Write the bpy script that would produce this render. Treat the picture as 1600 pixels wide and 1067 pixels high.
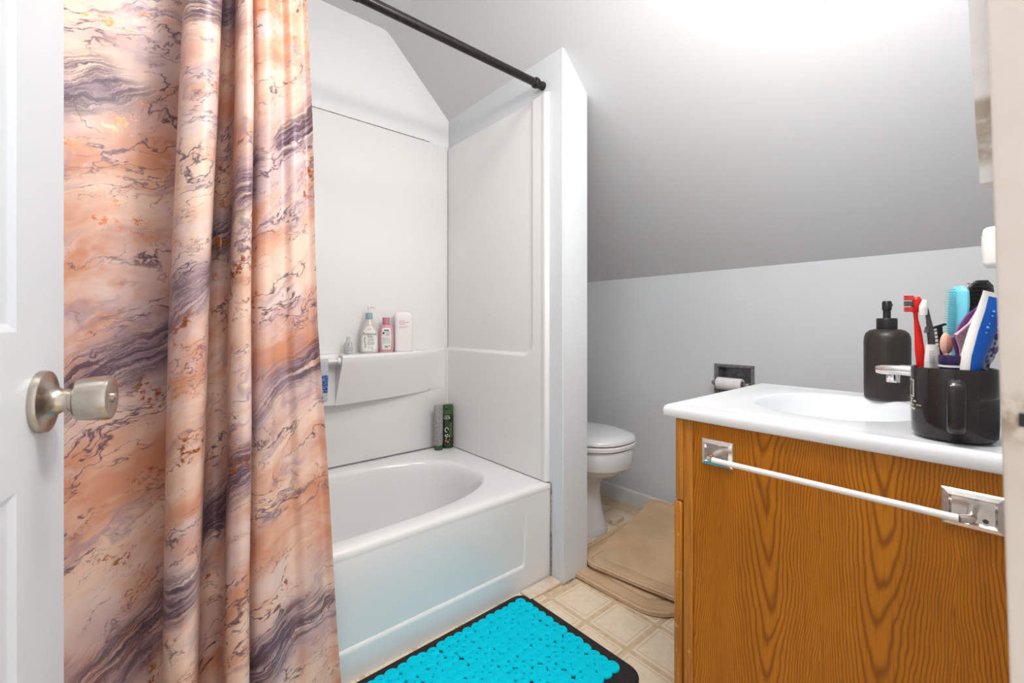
import bpy, bmesh, math, random
from math import sin, cos, pi, radians, sqrt, atan2
from mathutils import Vector, Matrix, noise as mnoise

for o in list(bpy.data.objects): bpy.data.objects.remove(o)
random.seed(7)
scene = bpy.context.scene
C = scene.collection

# ------------------------------------------------------------------ camera
HEAD = radians(40.4); FPX = 687.0; CX, CYH = 800.0, 506.0
cam_d = bpy.data.cameras.new('camera'); cam = bpy.data.objects.new('camera', cam_d); C.objects.link(cam)
cam.location = (0, 0, 1.0); cam.rotation_euler = (pi/2, 0, -HEAD)
cam_d.sensor_width = 36.0; cam_d.lens = 36.0*FPX/1600.0
cam_d.shift_y = -(533.5-CYH)/1600.0
cam_d.clip_start = 0.02
cam_d.dof.use_dof = True; cam_d.dof.focus_distance = 1.5; cam_d.dof.aperture_fstop = 7.0
scene.camera = cam
FW = Vector((sin(HEAD), cos(HEAD), 0)); RT = Vector((cos(HEAD), -sin(HEAD), 0))
def at(px, py, d):          # point seen at a pixel of the 1600x1067 frame, d metres deep
    return FW*d + RT*((px-CX)/FPX*d) + Vector((0, 0, 1.0-(py-CYH)/FPX*d))

# ------------------------------------------------------------------ world, lights, exposure
w = bpy.data.worlds.new('world'); scene.world = w; w.use_nodes = True
w.node_tree.nodes['Background'].inputs[0].default_value = (1.0, 0.97, 0.94, 1)
w.node_tree.nodes['Background'].inputs[1].default_value = 1.1
scene.view_settings.view_transform = 'Standard'; scene.view_settings.look = 'None'
scene.view_settings.gamma = 1.0; scene.view_settings.use_curve_mapping = False
scene.view_settings.exposure = 0.42
def point_light(name, loc, power, rad, col):
    l = bpy.data.lights.new(name, 'POINT'); l.energy = power; l.shadow_soft_size = rad; l.color = col
    o = bpy.data.objects.new(name, l); C.objects.link(o); o.location = loc; return o
point_light('vanity_bulb_light', (0.66, 0.17, 1.89), 10.0, 0.06, (1.0, 0.965, 0.93))
point_light('vanity_bulb_light', (0.86, 0.17, 1.89), 10.0, 0.06, (1.0, 0.965, 0.93))
la = bpy.data.lights.new('added_fill_light', 'AREA'); la.shape = 'DISK'; la.size = 0.42; la.energy = 6; la.color = (1.0, 0.97, 0.94)  # unseen fill lamp, added to brighten the tub and the room below
lo = bpy.data.objects.new('added_fill_light', la); C.objects.link(lo); lo.location = (0.38, 0.62, 2.285)

# ------------------------------------------------------------------ node helpers
class X:
    def __init__(s, t, sock): s.t = t; s.s = sock
    def _m(s, op, b=None, c=None, clamp=False):
        n = s.t.nodes.new('ShaderNodeMath'); n.operation = op; n.use_clamp = clamp
        s.t.links.new(s.s, n.inputs[0])
        for i, v in ((1, b), (2, c)):
            if v is None: continue
            if isinstance(v, X): s.t.links.new(v.s, n.inputs[i])
            else: n.inputs[i].default_value = v
        return X(s.t, n.outputs[0])
    def __add__(s, b): return s._m('ADD', b)
    __radd__ = __add__
    def __sub__(s, b): return s._m('SUBTRACT', b)
    def __rsub__(s, b): return (s*-1.0)+b
    def __mul__(s, b): return s._m('MULTIPLY', b)
    __rmul__ = __mul__
    def __truediv__(s, b): return s._m('DIVIDE', b)
    def abs(s): return s._m('ABSOLUTE')
    def sin(s): return s._m('SINE')
    def pow(s, b): return s._m('POWER', b)
    def frac(s): return s._m('FRACT')
    def floor(s): return s._m('FLOOR')
    def pp(s, b): return s._m('PINGPONG', b)
    def clamp(s): return s._m('ADD', 0.0, clamp=True)
    def mx(s, b): return s._m('MAXIMUM', b)
    def mn(s, b): return s._m('MINIMUM', b)
    def ss(s, a, b):
        n = s.t.nodes.new('ShaderNodeMapRange'); n.interpolation_type = 'SMOOTHSTEP'
        s.t.links.new(s.s, n.inputs[0]); n.inputs[1].default_value = a; n.inputs[2].default_value = b
        n.inputs[3].default_value = 0; n.inputs[4].default_value = 1
        return X(s.t, n.outputs[0])
def vec(t, x, y, z=0.0):
    n = t.nodes.new('ShaderNodeCombineXYZ')
    for i, v in enumerate((x, y, z)):
        if isinstance(v, X): t.links.new(v.s, n.inputs[i])
        else: n.inputs[i].default_value = v
    return X(t, n.outputs[0])
def noise(t, v, scale, detail=4.0, rough=0.55, dist=0.0, lac=2.0):
    n = t.nodes.new('ShaderNodeTexNoise'); n.inputs['Scale'].default_value = scale; n.inputs['Detail'].default_value = detail
    n.inputs['Roughness'].default_value = rough; n.inputs['Distortion'].default_value = dist; n.inputs['Lacunarity'].default_value = lac
    if v is not None: t.links.new(v.s, n.inputs['Vector'])
    return X(t, n.outputs[0])
def mix(t, f, a, b):
    n = t.nodes.new('ShaderNodeMix'); n.data_type = 'RGBA'
    if isinstance(f, X): t.links.new(f.s, n.inputs[0])
    else: n.inputs[0].default_value = f
    for i, v in ((6, a), (7, b)):
        if isinstance(v, X): t.links.new(v.s, n.inputs[i])
        else: n.inputs[i].default_value = (*v, 1)
    return X(t, n.outputs[2])
def coords(t, kind='Object'):
    n = t.nodes.new('ShaderNodeTexCoord'); s = t.nodes.new('ShaderNodeSeparateXYZ')
    t.links.new(n.outputs[kind], s.inputs[0])
    return X(t, n.outputs[kind]), X(t, s.outputs[0]), X(t, s.outputs[1]), X(t, s.outputs[2])
def bump(t, b, h, strength=0.2, dist=0.002):
    n = t.nodes.new('ShaderNodeBump'); n.inputs['Strength'].default_value = strength; n.inputs['Distance'].default_value = dist
    t.links.new(h.s, n.inputs['Height']); t.links.new(n.outputs[0], b.inputs['Normal'])
def mat(name, col=(.8, .8, .8), rough=0.5, metal=0.0, spec=0.5, coat=0.0, trans=0.0, ior=1.45, alpha=1.0):
    m = bpy.data.materials.new(name); m.use_nodes = True; b = m.node_tree.nodes['Principled BSDF']
    b.inputs['Base Color'].default_value = (*col, 1); b.inputs['Roughness'].default_value = rough
    b.inputs['Metallic'].default_value = metal; b.inputs['Specular IOR Level'].default_value = spec
    b.inputs['Coat Weight'].default_value = coat; b.inputs['Coat Roughness'].default_value = 0.08
    b.inputs['Transmission Weight'].default_value = trans; b.inputs['IOR'].default_value = ior; b.inputs['Alpha'].default_value = alpha
    return m, m.node_tree, b
def speckled(name, col, col2, scale=40, rough=0.5, bstr=0.0, bdist=0.001, metal=0.0, coat=0.0, detail=4, spec=0.5):
    m, t, b = mat(name, col, rough, metal, spec, coat)
    v, x, y, z = coords(t)
    n = noise(t, v, scale, detail)
    t.links.new(mix(t, n.ss(.35, .65), col, col2).s, b.inputs['Base Color'])
    if bstr: bump(t, b, n, bstr, bdist)
    return m

# ------------------------------------------------------------------ materials
MT = {}
# painted wall: pale grey with roller texture and scuffs
def make_wall(name, base, dirt_top, dirt_amt):
    m, t, b = mat(name, base, 0.48, spec=0.35)
    v, x, y, z = coords(t)
    n1 = noise(t, v, 2.5, 3); n2 = noise(t, v, 120, 3)
    c = mix(t, n1.ss(.3, .7), base, tuple(k*.96 for k in base))
    sp = noise(t, v, 55, 3).ss(.70, .76) * (1.0-z.ss(0.02, dirt_top)) * dirt_amt
    c = mix(t, sp, c, (.22, .2, .18))
    t.links.new(c.s, b.inputs['Base Color'])
    bump(t, b, n2*.5+noise(t, v, 14, 4), .12, .004)
    return m
MT['wall'] = make_wall('wall_paint', (.70, .725, .75), .9, .55)
MT['wall_white'] = make_wall('alcove_wall_paint', (.87, .87, .87), .01, 0)
m, t, b = mat('ceiling_paint', (.66, .67, .685), .5, spec=.3)
v, x, y, z = coords(t)
bump(t, b, noise(t, v, 130, 3)*.5+noise(t, v, 9, 5), .14, .005)
chips = noise(t, v, 30, 2).ss(.775, .79)
t.links.new(mix(t, chips, (.66, .67, .685), (.35, .35, .36)).s, b.inputs['Base Color'])
MT['ceiling'] = m
MT['trim'] = speckled('painted_trim', (.74, .74, .74), (.66, .66, .66), 6, .4)
MT['door'] = speckled('white_door_paint', (.62, .66, .70), (.60, .64, .68), 5, .35)
m, t, b = mat('fibreglass', (.80, .775, .765), .16, spec=.5)
v, x, y, z = coords(t)
t.links.new(mix(t, noise(t, v, 3, 2), (.815, .805, .80), (.80, .79, .787)).s, b.inputs['Base Color'])
bump(t, b, noise(t, v, 260, 2), .03, .001)
MT['fibre'] = m
MT['tub'] = speckled('tub_gelcoat', (.82, .81, .81), (.80, .79, .79), 3, .14)
MT['porcelain'] = speckled('porcelain', (.74, .75, .76), (.73, .74, .75), 3, .12, coat=.3)
MT['counter'] = speckled('cultured_marble', (.80, .825, .85), (.785, .81, .835), 5, .2, coat=.0)
MT['black_metal'] = speckled('dark_bronze', (.012, .010, .010), (.028, .022, .020), 60, .3, metal=.3)
MT['nickel'] = speckled('brushed_nickel', (.50, .45, .39), (.44, .39, .34), 90, .27, metal=1.0)
MT['chrome'] = speckled('worn_chrome', (.72, .67, .64), (.62, .57, .54), 70, .22, metal=1.0)
MT['dark_chrome'] = speckled('tarnished_chrome', (.34, .34, .35), (.22, .22, .23), 60, .3, metal=.6)
MT['paper'] = speckled('tissue', (.84, .83, .83), (.8, .79, .79), 60, .9)
MT['caulk'] = speckled('old_caulk', (.16, .13, .11), (.45, .4, .36), 90, .8)
MT['bare_wood'] = speckled('pale_wood', (.78, .66, .54), (.68, .54, .42), 30, .6)
MT['white_pl'] = speckled('white_plastic', (.83, .80, .78), (.8, .78, .76), 12, .3)
MT['red_pl'] = speckled('red_plastic', (.72, .012, .008), (.62, .01, .008), 12, .25)
MT['black_pl'] = speckled('black_plastic', (.012, .011, .011), (.022, .02, .02), 40, .35)
MT['grey_pl'] = speckled('charcoal_plastic', (.05, .046, .045), (.08, .07, .07), 40, .4)
MT['aqua_pl'] = speckled('aqua_plastic', (.20, .66, .80), (.17, .6, .75), 14, .28)
MT['aqua_dk'] = speckled('aqua_bristle', (.10, .55, .58), (.14, .66, .66), 14, .4)
MT['navy'] = speckled('navy_plastic', (.02, .012, .07), (.035, .02, .10), 14, .22)
MT['peach'] = speckled('peach_plastic', (.85, .50, .38), (.8, .46, .36), 20, .45)
MT['brown'] = speckled('brown_sponge', (.35, .13, .09), (.50, .22, .17), 60, .7)
MT['purple'] = speckled('purple_plastic', (.17, .05, .20), (.26, .10, .28), 30, .35)
MT['mauve'] = speckled('mauve_mesh', (.50, .30, .40), (.66, .46, .55), 300, .6, detail=1)
MT['blue_pl'] = speckled('blue_print', (.0, .09, .46), (.0, .12, .55), 10, .25)
MT['pale_blue'] = speckled('pale_blue_print', (.06, .32, .75), (.1, .4, .8), 10, .3)
m, t, b = mat('clear_wrap', (.60, .64, .74), .12, trans=.55)
v, x, y, z = coords(t)
nn = noise(t, v, 90, 2)
t.links.new(mix(t, nn.ss(.45, .58), (.08, .09, .22), (.75, .76, .84)).s, b.inputs['Base Color'])
MT['wrap'] = m
m, t, b = mat('dispenser_brown', (.028, .022, .019), .36, spec=.5)
v, x, y, z = coords(t)
sp = noise(t, v, 260, 1).ss(.77, .80)
t.links.new(mix(t, sp, (.030, .023, .019), (.3, .28, .25)).s, b.inputs['Base Color'])
MT['disp'] = m
m, t, b = mat('mug_black', (.016, .013, .012), .13, spec=.55)
v, x, y, z = coords(t)
sp = noise(t, v, 210, 1).ss(.76, .80)
t.links.new(mix(t, sp*.4, (.017, .013, .012), (.25, .22, .2)).s, b.inputs['Base Color'])
MT['mug'] = m
MT['mug_print'] = speckled('cream_print', (.62, .58, .46), (.4, .38, .3), 300, .4)
# oak with cathedral figure
def make_oak(name, vertical_axis='z', across='y', flip=1):
    m, t, b = mat(name, (.45, .17, .02), .36, spec=.3)
    v, x, y, z = coords(t)
    a = {'x': x, 'y': y}[across]
    wob = noise(t, vec(t, a*3.0, z*1.6, x*2), 2.2, 3, .5) - .5
    wob2 = noise(t, vec(t, a*30, z*5.0, 0), 1.3, 3, .6) - .5
    cc = (a + wob*.05 + .029).pp(.096) / .096
    f = cc.pow(1.75)*15.0 - (z + wob*.16)*11.0 + wob2*.55
    s = (f*6.2832).sin()*.5+.5
    line = s.pow(3.2)
    pores = noise(t, vec(t, a*520, z*14, x*40), 1.0, 2, .6).ss(.52, .70)
    fine = noise(t, vec(t, a*160, z*3.5, x*10), 1.0, 3, .6)
    broad = noise(t, vec(t, a*9, z*1.2, 0), 1.0, 2)
    c = mix(t, broad.ss(.3, .7), (.53, .188, .008), (.43, .143, .006))
    c = mix(t, line*.75, c, (.19, .05, .003))
    c = mix(t, fine.ss(.52, .72)*.45, c, (.26, .08, .007))
    c = mix(t, pores*.32, c, (.13, .04, .004))
    t.links.new(c.s, b.inputs['Base Color'])
    bump(t, b, (line*.5+pores)*-1.0, .12, .0008)
    return m
MT['oak'] = make_oak('oak_veneer')
m, t, b = mat('oak_edge', (.5, .2, .02), .38)
v, x, y, z = coords(t)
g = noise(t, vec(t, y*160, z*6, x*160), 1.0, 3, .6)
wear = noise(t, vec(t, y*60, z*22, 0), 1.0, 4, .7).ss(.60, .68)
c = mix(t, g.ss(.35, .7), (.52, .20, .018), (.33, .11, .01))
c = mix(t, wear*.6*z.ss(.72, .45), c, (.72, .46, .2))
t.links.new(c.s, b.inputs['Base Color'])
MT['oak_edge'] = m
# vinyl tile with printed border lines
m, t, b = mat('vinyl_tile', (.72, .60, .46), .38)
v, x, y, z = coords(t)
n1 = noise(t, v, 45, 4); 
e = x.abs().mx(y.abs())
c = mix(t, n1.ss(.3, .7), (.84, .72, .55), (.78, .645, .475))
ln = (1.0-(e-.0635).abs().ss(.0, .0035))*.6
c = mix(t, ln, c, (.58, .39, .22))
t.links.new(c.s, b.inputs['Base Color']); bump(t, b, n1, .05, .001)
MT['tile'] = m
MT['grout'] = speckled('vinyl_border', (.72, .56, .38), (.62, .45, .285), 35, .5)
# soft goods
MT['mat_black'] = speckled('black_mat_base', (.008, .008, .009), (.028, .022, .022), 220, .8, .6, .003, detail=2)
MT['turq'] = speckled('turquoise_loop', (.0, .58, .76), (.0, .63, .81), 25, .8, .15, .001, spec=.12)
def make_rug(name, a, bcol, st):
    m, t, b = mat(name, a, .95, spec=.1)
    v, x, y, z = coords(t)
    n1 = noise(t, v, 6, 4); n2 = noise(t, v, 320, 2)
    c = mix(t, n1.ss(.32, .68), a, bcol)
    c = mix(t, noise(t, v, 3, 3).ss(.56, .72)*.45, c, st)
    c = mix(t, n2.ss(.35, .75)*.35, c, tuple(k*.6 for k in a))
    t.links.new(c.s, b.inputs['Base Color']); bump(t, b, n2, .5, .003)
    return m
MT['rug'] = make_rug('beige_plush', (.68, .485, .31), (.56, .385, .235), (.80, .62, .43))
MT['rug_edge'] = speckled('beige_binding', (.66, .47, .30), (.57, .39, .25), 90, .85)
# bottles
MT['lotion'] = speckled('lotion_body', (.60, .58, .53), (.57, .55, .50), 12, .25)
MT['lotion_cap'] = speckled('teal_cap', (.26, .44, .48), (.24, .41, .45), 12, .35)
MT['label'] = speckled('white_label', (.78, .77, .75), (.75, .74, .72), 14, .4)
MT['pink'] = speckled('pink_body', (.66, .34, .38), (.62, .31, .36), 12, .28)
MT['pink_cap'] = speckled('pink_cap', (.55, .20, .27), (.5, .18, .25), 12, .35)
MT['pale_pink'] = speckled('pale_pink_body', (.82, .77, .77), (.8, .75, .755), 8, .3)
MT['pink_ink'] = speckled('pink_ink', (.70, .36, .46), (.66, .33, .43), 30, .5)
MT['ink'] = speckled('dark_ink', (.035, .033, .033), (.06, .055, .055), 30, .5)
MT['grey_ink'] = speckled('grey_ink', (.30, .30, .31), (.38, .37, .37), 30, .5)
MT['green'] = speckled('green_plastic', (.05, .105, .035), (.04, .085, .03), 16, .25)
MT['dark_green'] = speckled('dark_green_body', (.012, .022, .010), (.02, .05, .016), 30, .22)
MT['silver_tube'] = speckled('silver_tube', (.33, .33, .33), (.25, .25, .255), 120, .35, metal=.2)
MT['white_ink'] = speckled('white_ink', (.75, .75, .73), (.65, .65, .63), 60, .5)
MT['red_ink'] = speckled('dull_red_ink', (.35, .09, .09), (.5, .3, .28), 90, .5)
MT['clear_small'] = speckled('grey_bottle', (.40, .43, .45), (.55, .57, .58), 90, .2)
m, t, b = mat('washcloth', (.5, .52, .56), .95, spec=.1)
v, x, y, z = coords(t)
blue = z.ss(-.125, -.12)*(1.0-z.ss(-.055, -.05))
c = mix(t, blue, (.46, .48, .54), (.015, .085, .30))
c = mix(t, noise(t, v, 160, 2).ss(.4, .7)*.35, c, (.75, .77, .8))
t.links.new(c.s, b.inputs['Base Color']); bump(t, b, noise(t, v, 250, 2), .5, .002)
MT['cloth'] = m
# torn casing
m, t, b = mat('torn_casing', (.8, .78, .74), .6)
v, x, y, z = coords(t)
n1 = noise(t, v, 40, 4)
gr = (1.0-z.ss(1.24, 1.30)).clamp()
sp = (z.ss(1.125, 1.14)*(1.0-z.ss(1.182, 1.190)))*n1.ss(.30, .50)
c = mix(t, n1.ss(.55, .68)*.3, (.88, .87, .85), (.80, .70, .62))
c = mix(t, sp*.85, c, (.40, .325, .24))
t.links.new(c.s, b.inputs['Base Color']); bump(t, b, n1, .5, .004)
MT['casing'] = m
m, t, b = mat('jamb_paint', (.70, .63, .56), .5)
v, x, y, z = coords(t)
n1 = noise(t, v, 8, 4); n2 = noise(t, vec(t, x*30, y*30, z*3), 1, 3)
c = mix(t, n1.ss(.35, .7), (.70, .635, .575), (.64, .565, .50))
wr = (1.0-(z-.935).abs().ss(.0, .026))*noise(t, v, 60, 4).ss(.42, .6)
c = mix(t, wr*.8, c, (.30, .20, .12))
t.links.new(c.s, b.inputs['Base Color'])
MT['jamb'] = m
# marble-print curtain
m, t, b = mat('marble_print_satin', (.8, .6, .5), .34, spec=.35)
uvn = t.nodes.new('ShaderNodeUVMap'); uvn.uv_map = 'UVMap'
sx = t.nodes.new('ShaderNodeSeparateXYZ'); t.links.new(uvn.outputs[0], sx.inputs[0])
u, v_ = X(t, sx.outputs[0]), X(t, sx.outputs[1])
P = vec(t, u, v_, 0)
w1 = noise(t, P, 3.1, 3, .5) - .5
w2 = noise(t, vec(t, u, v_, 3.7), 9.0, 4, .55) - .5
w3 = noise(t, vec(t, u, v_, 8.1), 34.0, 3, .6) - .5
q = v_ - u*.60 + w1*.16 + w2*.060 + w3*.020      # across the veins
p = u + v_*.60                                   # along the veins
per = .60
tt = (q/per + .13).frac()                        # 0..1 per repeat
def band(c0, wd, soft): return 1.0-((tt-c0).abs()).ss(wd-soft, wd+soft)
streak = noise(t, vec(t, p*6.0, q*95, 1.0), 1.0, 6, .74, .5)
streak2 = noise(t, vec(t, p*3.0, q*30, 5.0), 1.0, 4, .6, .4)
patch = noise(t, vec(t, u*1.0, v_*1.0, 6.0), 4.0, 2)
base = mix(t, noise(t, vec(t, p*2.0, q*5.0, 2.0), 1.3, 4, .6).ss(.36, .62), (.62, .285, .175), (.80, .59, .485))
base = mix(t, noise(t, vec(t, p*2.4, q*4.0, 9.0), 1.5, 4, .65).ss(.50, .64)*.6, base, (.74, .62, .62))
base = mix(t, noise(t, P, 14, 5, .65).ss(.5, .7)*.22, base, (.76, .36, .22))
# lilac wash around the main band
base = mix(t, band(.36, .16, .12)*noise(t, P, 7, 3).ss(.38, .58)*.75, base, (.50, .38, .42))
dark = (.075, .045, .075)
mid = (.24, .155, .205)
m1 = (band(.36, .085, .05)*streak.ss(.40, .56))
m1 = m1*patch.ss(.30, .48)
m2 = band(.36, .070, .045)*streak2.ss(.40, .60)
base = mix(t, m2*.80*patch.ss(.30, .48), base, mid)
base = mix(t, m1*.90, base, dark)
# thin secondary veins
def vein(seed, sc, wd, amt, col, base, gate_sc=5.0, gate=.5):
    nq = noise(t, vec(t, p*1.1, q*3.0, seed), sc, 5, .58, .3)
    g = noise(t, vec(t, p, q*1.5, seed+20), gate_sc, 2).ss(gate, gate+.12)
    k = (1.0-((nq-.5).abs()).ss(.0, wd))*g*amt
    return mix(t, k, base, col)
base = vein(11, 2.6, .014, .95, (.13, .08, .115), base, 4.0, .44)
base = vein(14, 3.8, .010, .85, (.17, .11, .14), base, 5.0, .46)
base = vein(17, 1.7, .030, .55, (.36, .26, .32), base, 4.0, .44)
base = vein(23, 5.2, .012, .65, (.25, .14, .15), base, 6.0, .48)
# copper foil flakes
fl = noise(t, vec(t, u, v_, 31), 60, 4, .75).ss(.50, .56)*noise(t, vec(t, p*1.3, q*2.2, 40), 4.2, 3, .6).ss(.60, .66)
base = mix(t, fl*.95, base, (.42, .12, .035))
fl2 = noise(t, vec(t, u*1.0, v_*.5, 51), 38, 3, .7).ss(.52, .57)*noise(t, vec(t, u, v_*.6, 60), 6.0, 2, .6).ss(.64, .69)
base = mix(t, fl2*.9, base, (.62, .22, .05))
t.links.new(base.s, b.inputs['Base Color'])
t.links.new(((fl.mx(fl2))*.6).s, b.inputs['Metallic'])
bump(t, b, noise(t, vec(t, u*2, v_, 0), 16, 3), .10, .006)
tr = t.nodes.new('ShaderNodeBsdfTranslucent'); t.links.new(base.s, tr.inputs[0])
ms = t.nodes.new('ShaderNodeMixShader'); ms.inputs[0].default_value = .07
t.links.new(b.outputs[0], ms.inputs[1]); t.links.new(tr.outputs[0], ms.inputs[2])
t.links.new(ms.outputs[0], t.nodes['Material Output'].inputs[0])
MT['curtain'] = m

# ------------------------------------------------------------------ mesh helpers
def obj(name, bm, material, parent=None, smooth=True, angle=35):
    me = bpy.data.meshes.new(name)
    bmesh.ops.recalc_face_normals(bm, faces=bm.faces[:])
    bm.to_mesh(me); bm.free()
    me.materials.append(MT[material] if isinstance(material, str) else material)
    if smooth:
        me.polygons.foreach_set('use_smooth', [True]*len(me.polygons))
        try: me.set_sharp_from_angle(angle=radians(angle))
        except Exception: pass
    o = bpy.data.objects.new(name, me); C.objects.link(o)
    if parent: o.parent = parent; o.matrix_parent_inverse = Matrix.Identity(4)
    if name in ('print', 'bristles', 'teeth', 'grip_rib', 'lettering'): o['kind'] = 'stuff'
    return o
def thing(name, label, cat, loc=(0, 0, 0), rotz=0.0, group=None):
    o = bpy.data.objects.new(name, None); C.objects.link(o); o.empty_display_size = .05
    o.location = loc; o.rotation_euler = (0, 0, rotz); tag(o, label, cat, group); return o
def tag(o, label, cat, group=None):
    o['label'] = label; o['category'] = cat
    if group: o['group'] = group
    return o
def struct(o, label=None):
    o['kind'] = 'structure'
    if label: o['label'] = label
    return o
def origin(o, loc):          # move a mesh's origin without moving the mesh
    o.data.transform(Matrix.Translation(-Vector(loc))); o.location = loc; return o
def box(bm, x0, x1, y0, y1, z0, z1, bev=0.0, seg=2, mtx=None):
    r = bmesh.ops.create_cube(bm, size=1.0)
    vs = r['verts']
    for v in vs: v.co = Vector(((x0+x1)/2+v.co.x*(x1-x0), (y0+y1)/2+v.co.y*(y1-y0), (z0+z1)/2+v.co.z*(z1-z0)))
    if bev:
        es = list({e for v in vs for e in v.link_edges})
        r2 = bmesh.ops.bevel(bm, geom=es, offset=bev, segments=seg, affect='EDGES', profile=.5)
        vs = list({v for f in r2['faces'] for v in f.verts} | {v for v in vs if v.is_valid})
    if mtx is not None:
        for v in vs: v.co = mtx @ v.co
    return vs
def bx(x0, x1, y0, y1, z0, z1, bev=0.0, seg=2, mtx=None):
    bm = bmesh.new(); box(bm, x0, x1, y0, y1, z0, z1, bev, seg, mtx); return bm
def loft(bm, rings, cap0=True, cap1=True, closed=True):
    rs = [[bm.verts.new(p) for p in r] for r in rings]
    n = len(rs[0])
    for a, b_ in zip(rs, rs[1:]):
        for i in range(n if closed else n-1):
            j = (i+1) % n
            try: bm.faces.new((a[i], a[j], b_[j], b_[i]))
            except ValueError: pass
    if cap0: bm.faces.new(rs[0][::-1])
    if cap1: bm.faces.new(rs[-1])
    return rs
def lathe(profile, seg=40, center=(0, 0, 0), sy=1.0, cap0=True, cap1=True, bm=None, mtx=None):
    bm = bm or bmesh.new()
    rings = []
    for r, z in profile:
        ring = [Vector((center[0]+r*cos(2*pi*i/seg), center[1]+r*sy*sin(2*pi*i/seg), center[2]+z)) for i in range(seg)]
        if mtx is not None: ring = [mtx @ p for p in ring]
        rings.append(ring)
    loft(bm, rings, cap0, cap1); return bm
def tube(bm, pts, rads, seg=12, sq=1.0, up=Vector((0, 0, 1)), cap=True):
    pts = [Vector(p) for p in pts]
    if not hasattr(rads, '__len__'): rads = [rads]*len(pts)
    rings = []
    for i, p in enumerate(pts):
        d = (pts[min(i+1, len(pts)-1)]-pts[max(i-1, 0)]).normalized()
        a = d.cross(up)
        if a.length < 1e-4: a = d.cross(Vector((1, 0, 0)))
        a.normalize(); c = d.cross(a).normalized()
        rings.append([p+a*rads[i]*cos(2*pi*k/seg)+c*rads[i]*sq*sin(2*pi*k/seg) for k in range(seg)])
    loft(bm, rings, cap, cap); return bm
def smooth_path(pts, n):      # Catmull-Rom
    pts = [Vector(p) for p in pts]; out = []
    P_ = [pts[0]*2-pts[1]]+pts+[pts[-1]*2-pts[-2]]
    for i in range(1, len(P_)-2):
        for k in range(n):
            s = k/n; a, b_, c, d = P_[i-1:i+3]
            out.append(.5*((2*b_)+(-a+c)*s+(2*a-5*b_+4*c-d)*s*s+(-a+3*b_-3*c+d)*s**3))
    out.append(pts[-1]); return out
def rrect(w, h, r, n=8):      # rounded rectangle outline centred on the origin
    out = []
    for cx, cy, a0 in ((w/2-r, h/2-r, 0), (-w/2+r, h/2-r, pi/2), (-w/2+r, -h/2+r, pi), (w/2-r, -h/2+r, 1.5*pi)):
        for k in range(n+1):
            a = a0+pi/2*k/n; out.append((cx+r*cos(a), cy+r*sin(a)))
    return out
def sstep(a, b_, x):
    s = max(0., min(1., (x-a)/(b_-a))); return s*s*(3-2*s)
def text_mesh(s, size, place):
    cu = bpy.data.curves.new('lettering', 'FONT'); cu.body = s; cu.size = size; cu.align_x = 'CENTER'; cu.align_y = 'CENTER'
    cu.resolution_u = 3
    o = bpy.data.objects.new('lettering', cu); C.objects.link(o)
    bpy.context.view_layer.update()
    me = bpy.data.meshes.new_from_object(o.evaluated_get(bpy.context.evaluated_depsgraph_get()))
    bpy.data.objects.remove(o); bpy.data.curves.remove(cu)
    bm = bmesh.new(); bm.from_mesh(me); bpy.data.meshes.remove(me)
    for v in bm.verts: v.co = place(v.co.x, v.co.y)
    return bm

# ------------------------------------------------------------------ dimensions
XE = 1.24       # partition, tub side
XP = 1.385      # partition, toilet side
YP = 1.155      # partition end
XK = 2.08; ZK = 1.252     # knee wall
YB = 1.97       # back wall
YD = 0.004      # door wall, room side
XL = -0.30      # left wall
RIM_ = .376
ZC = 2.39; XS = 0.90      # flat ceiling, start of the slope
SL = (ZC-ZK)/(XK-XS)
def zc(x): return min(ZC, ZK+SL*(XK-x))

# ------------------------------------------------------------------ floor
PITCH = .1655; TX0, TY0 = 1.145, .963
fl_o = struct(obj('floor', bx(XL-.12, XK+.12, -.6, YB+.12, -.06, 0.0), 'grout'))
me_t = None
for i in range(-9, 7):
    for j in range(-9, 8):
        x0, y0 = TX0+i*PITCH, TY0+j*PITCH
        cx_, cy_ = x0+PITCH/2, y0+PITCH/2
        if cx_ > XK-.03 or cx_ < XL+.05 or cy_ > YB-.05 or cy_ < -.5: continue
        if cy_ > 1.24 and cx_ < XP+.02: continue
        if abs(cx_-1.31) < .1 and 1.16 < cy_: continue
        if me_t is None:
            bm = bmesh.new(); h = (PITCH-.017)/2
            loft(bm, [[(a*h, b_*h, -.001) for a, b_ in ((-1, -1), (1, -1), (1, 1), (-1, 1))],
                      [(a*h, b_*h, .0008) for a, b_ in ((-1, -1), (1, -1), (1, 1), (-1, 1))],
                      [(a*(h-.0015), b_*(h-.0015), .0018) for a, b_ in ((-1, -1), (1, -1), (1, 1), (-1, 1))]], cap0=False)
            o = obj('tile', bm, 'tile', fl_o, smooth=False); me_t = o.data
        else:
            o = bpy.data.objects.new('tile', me_t); C.objects.link(o); o.parent = fl_o
        o.location = (cx_, cy_, 0)

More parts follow.
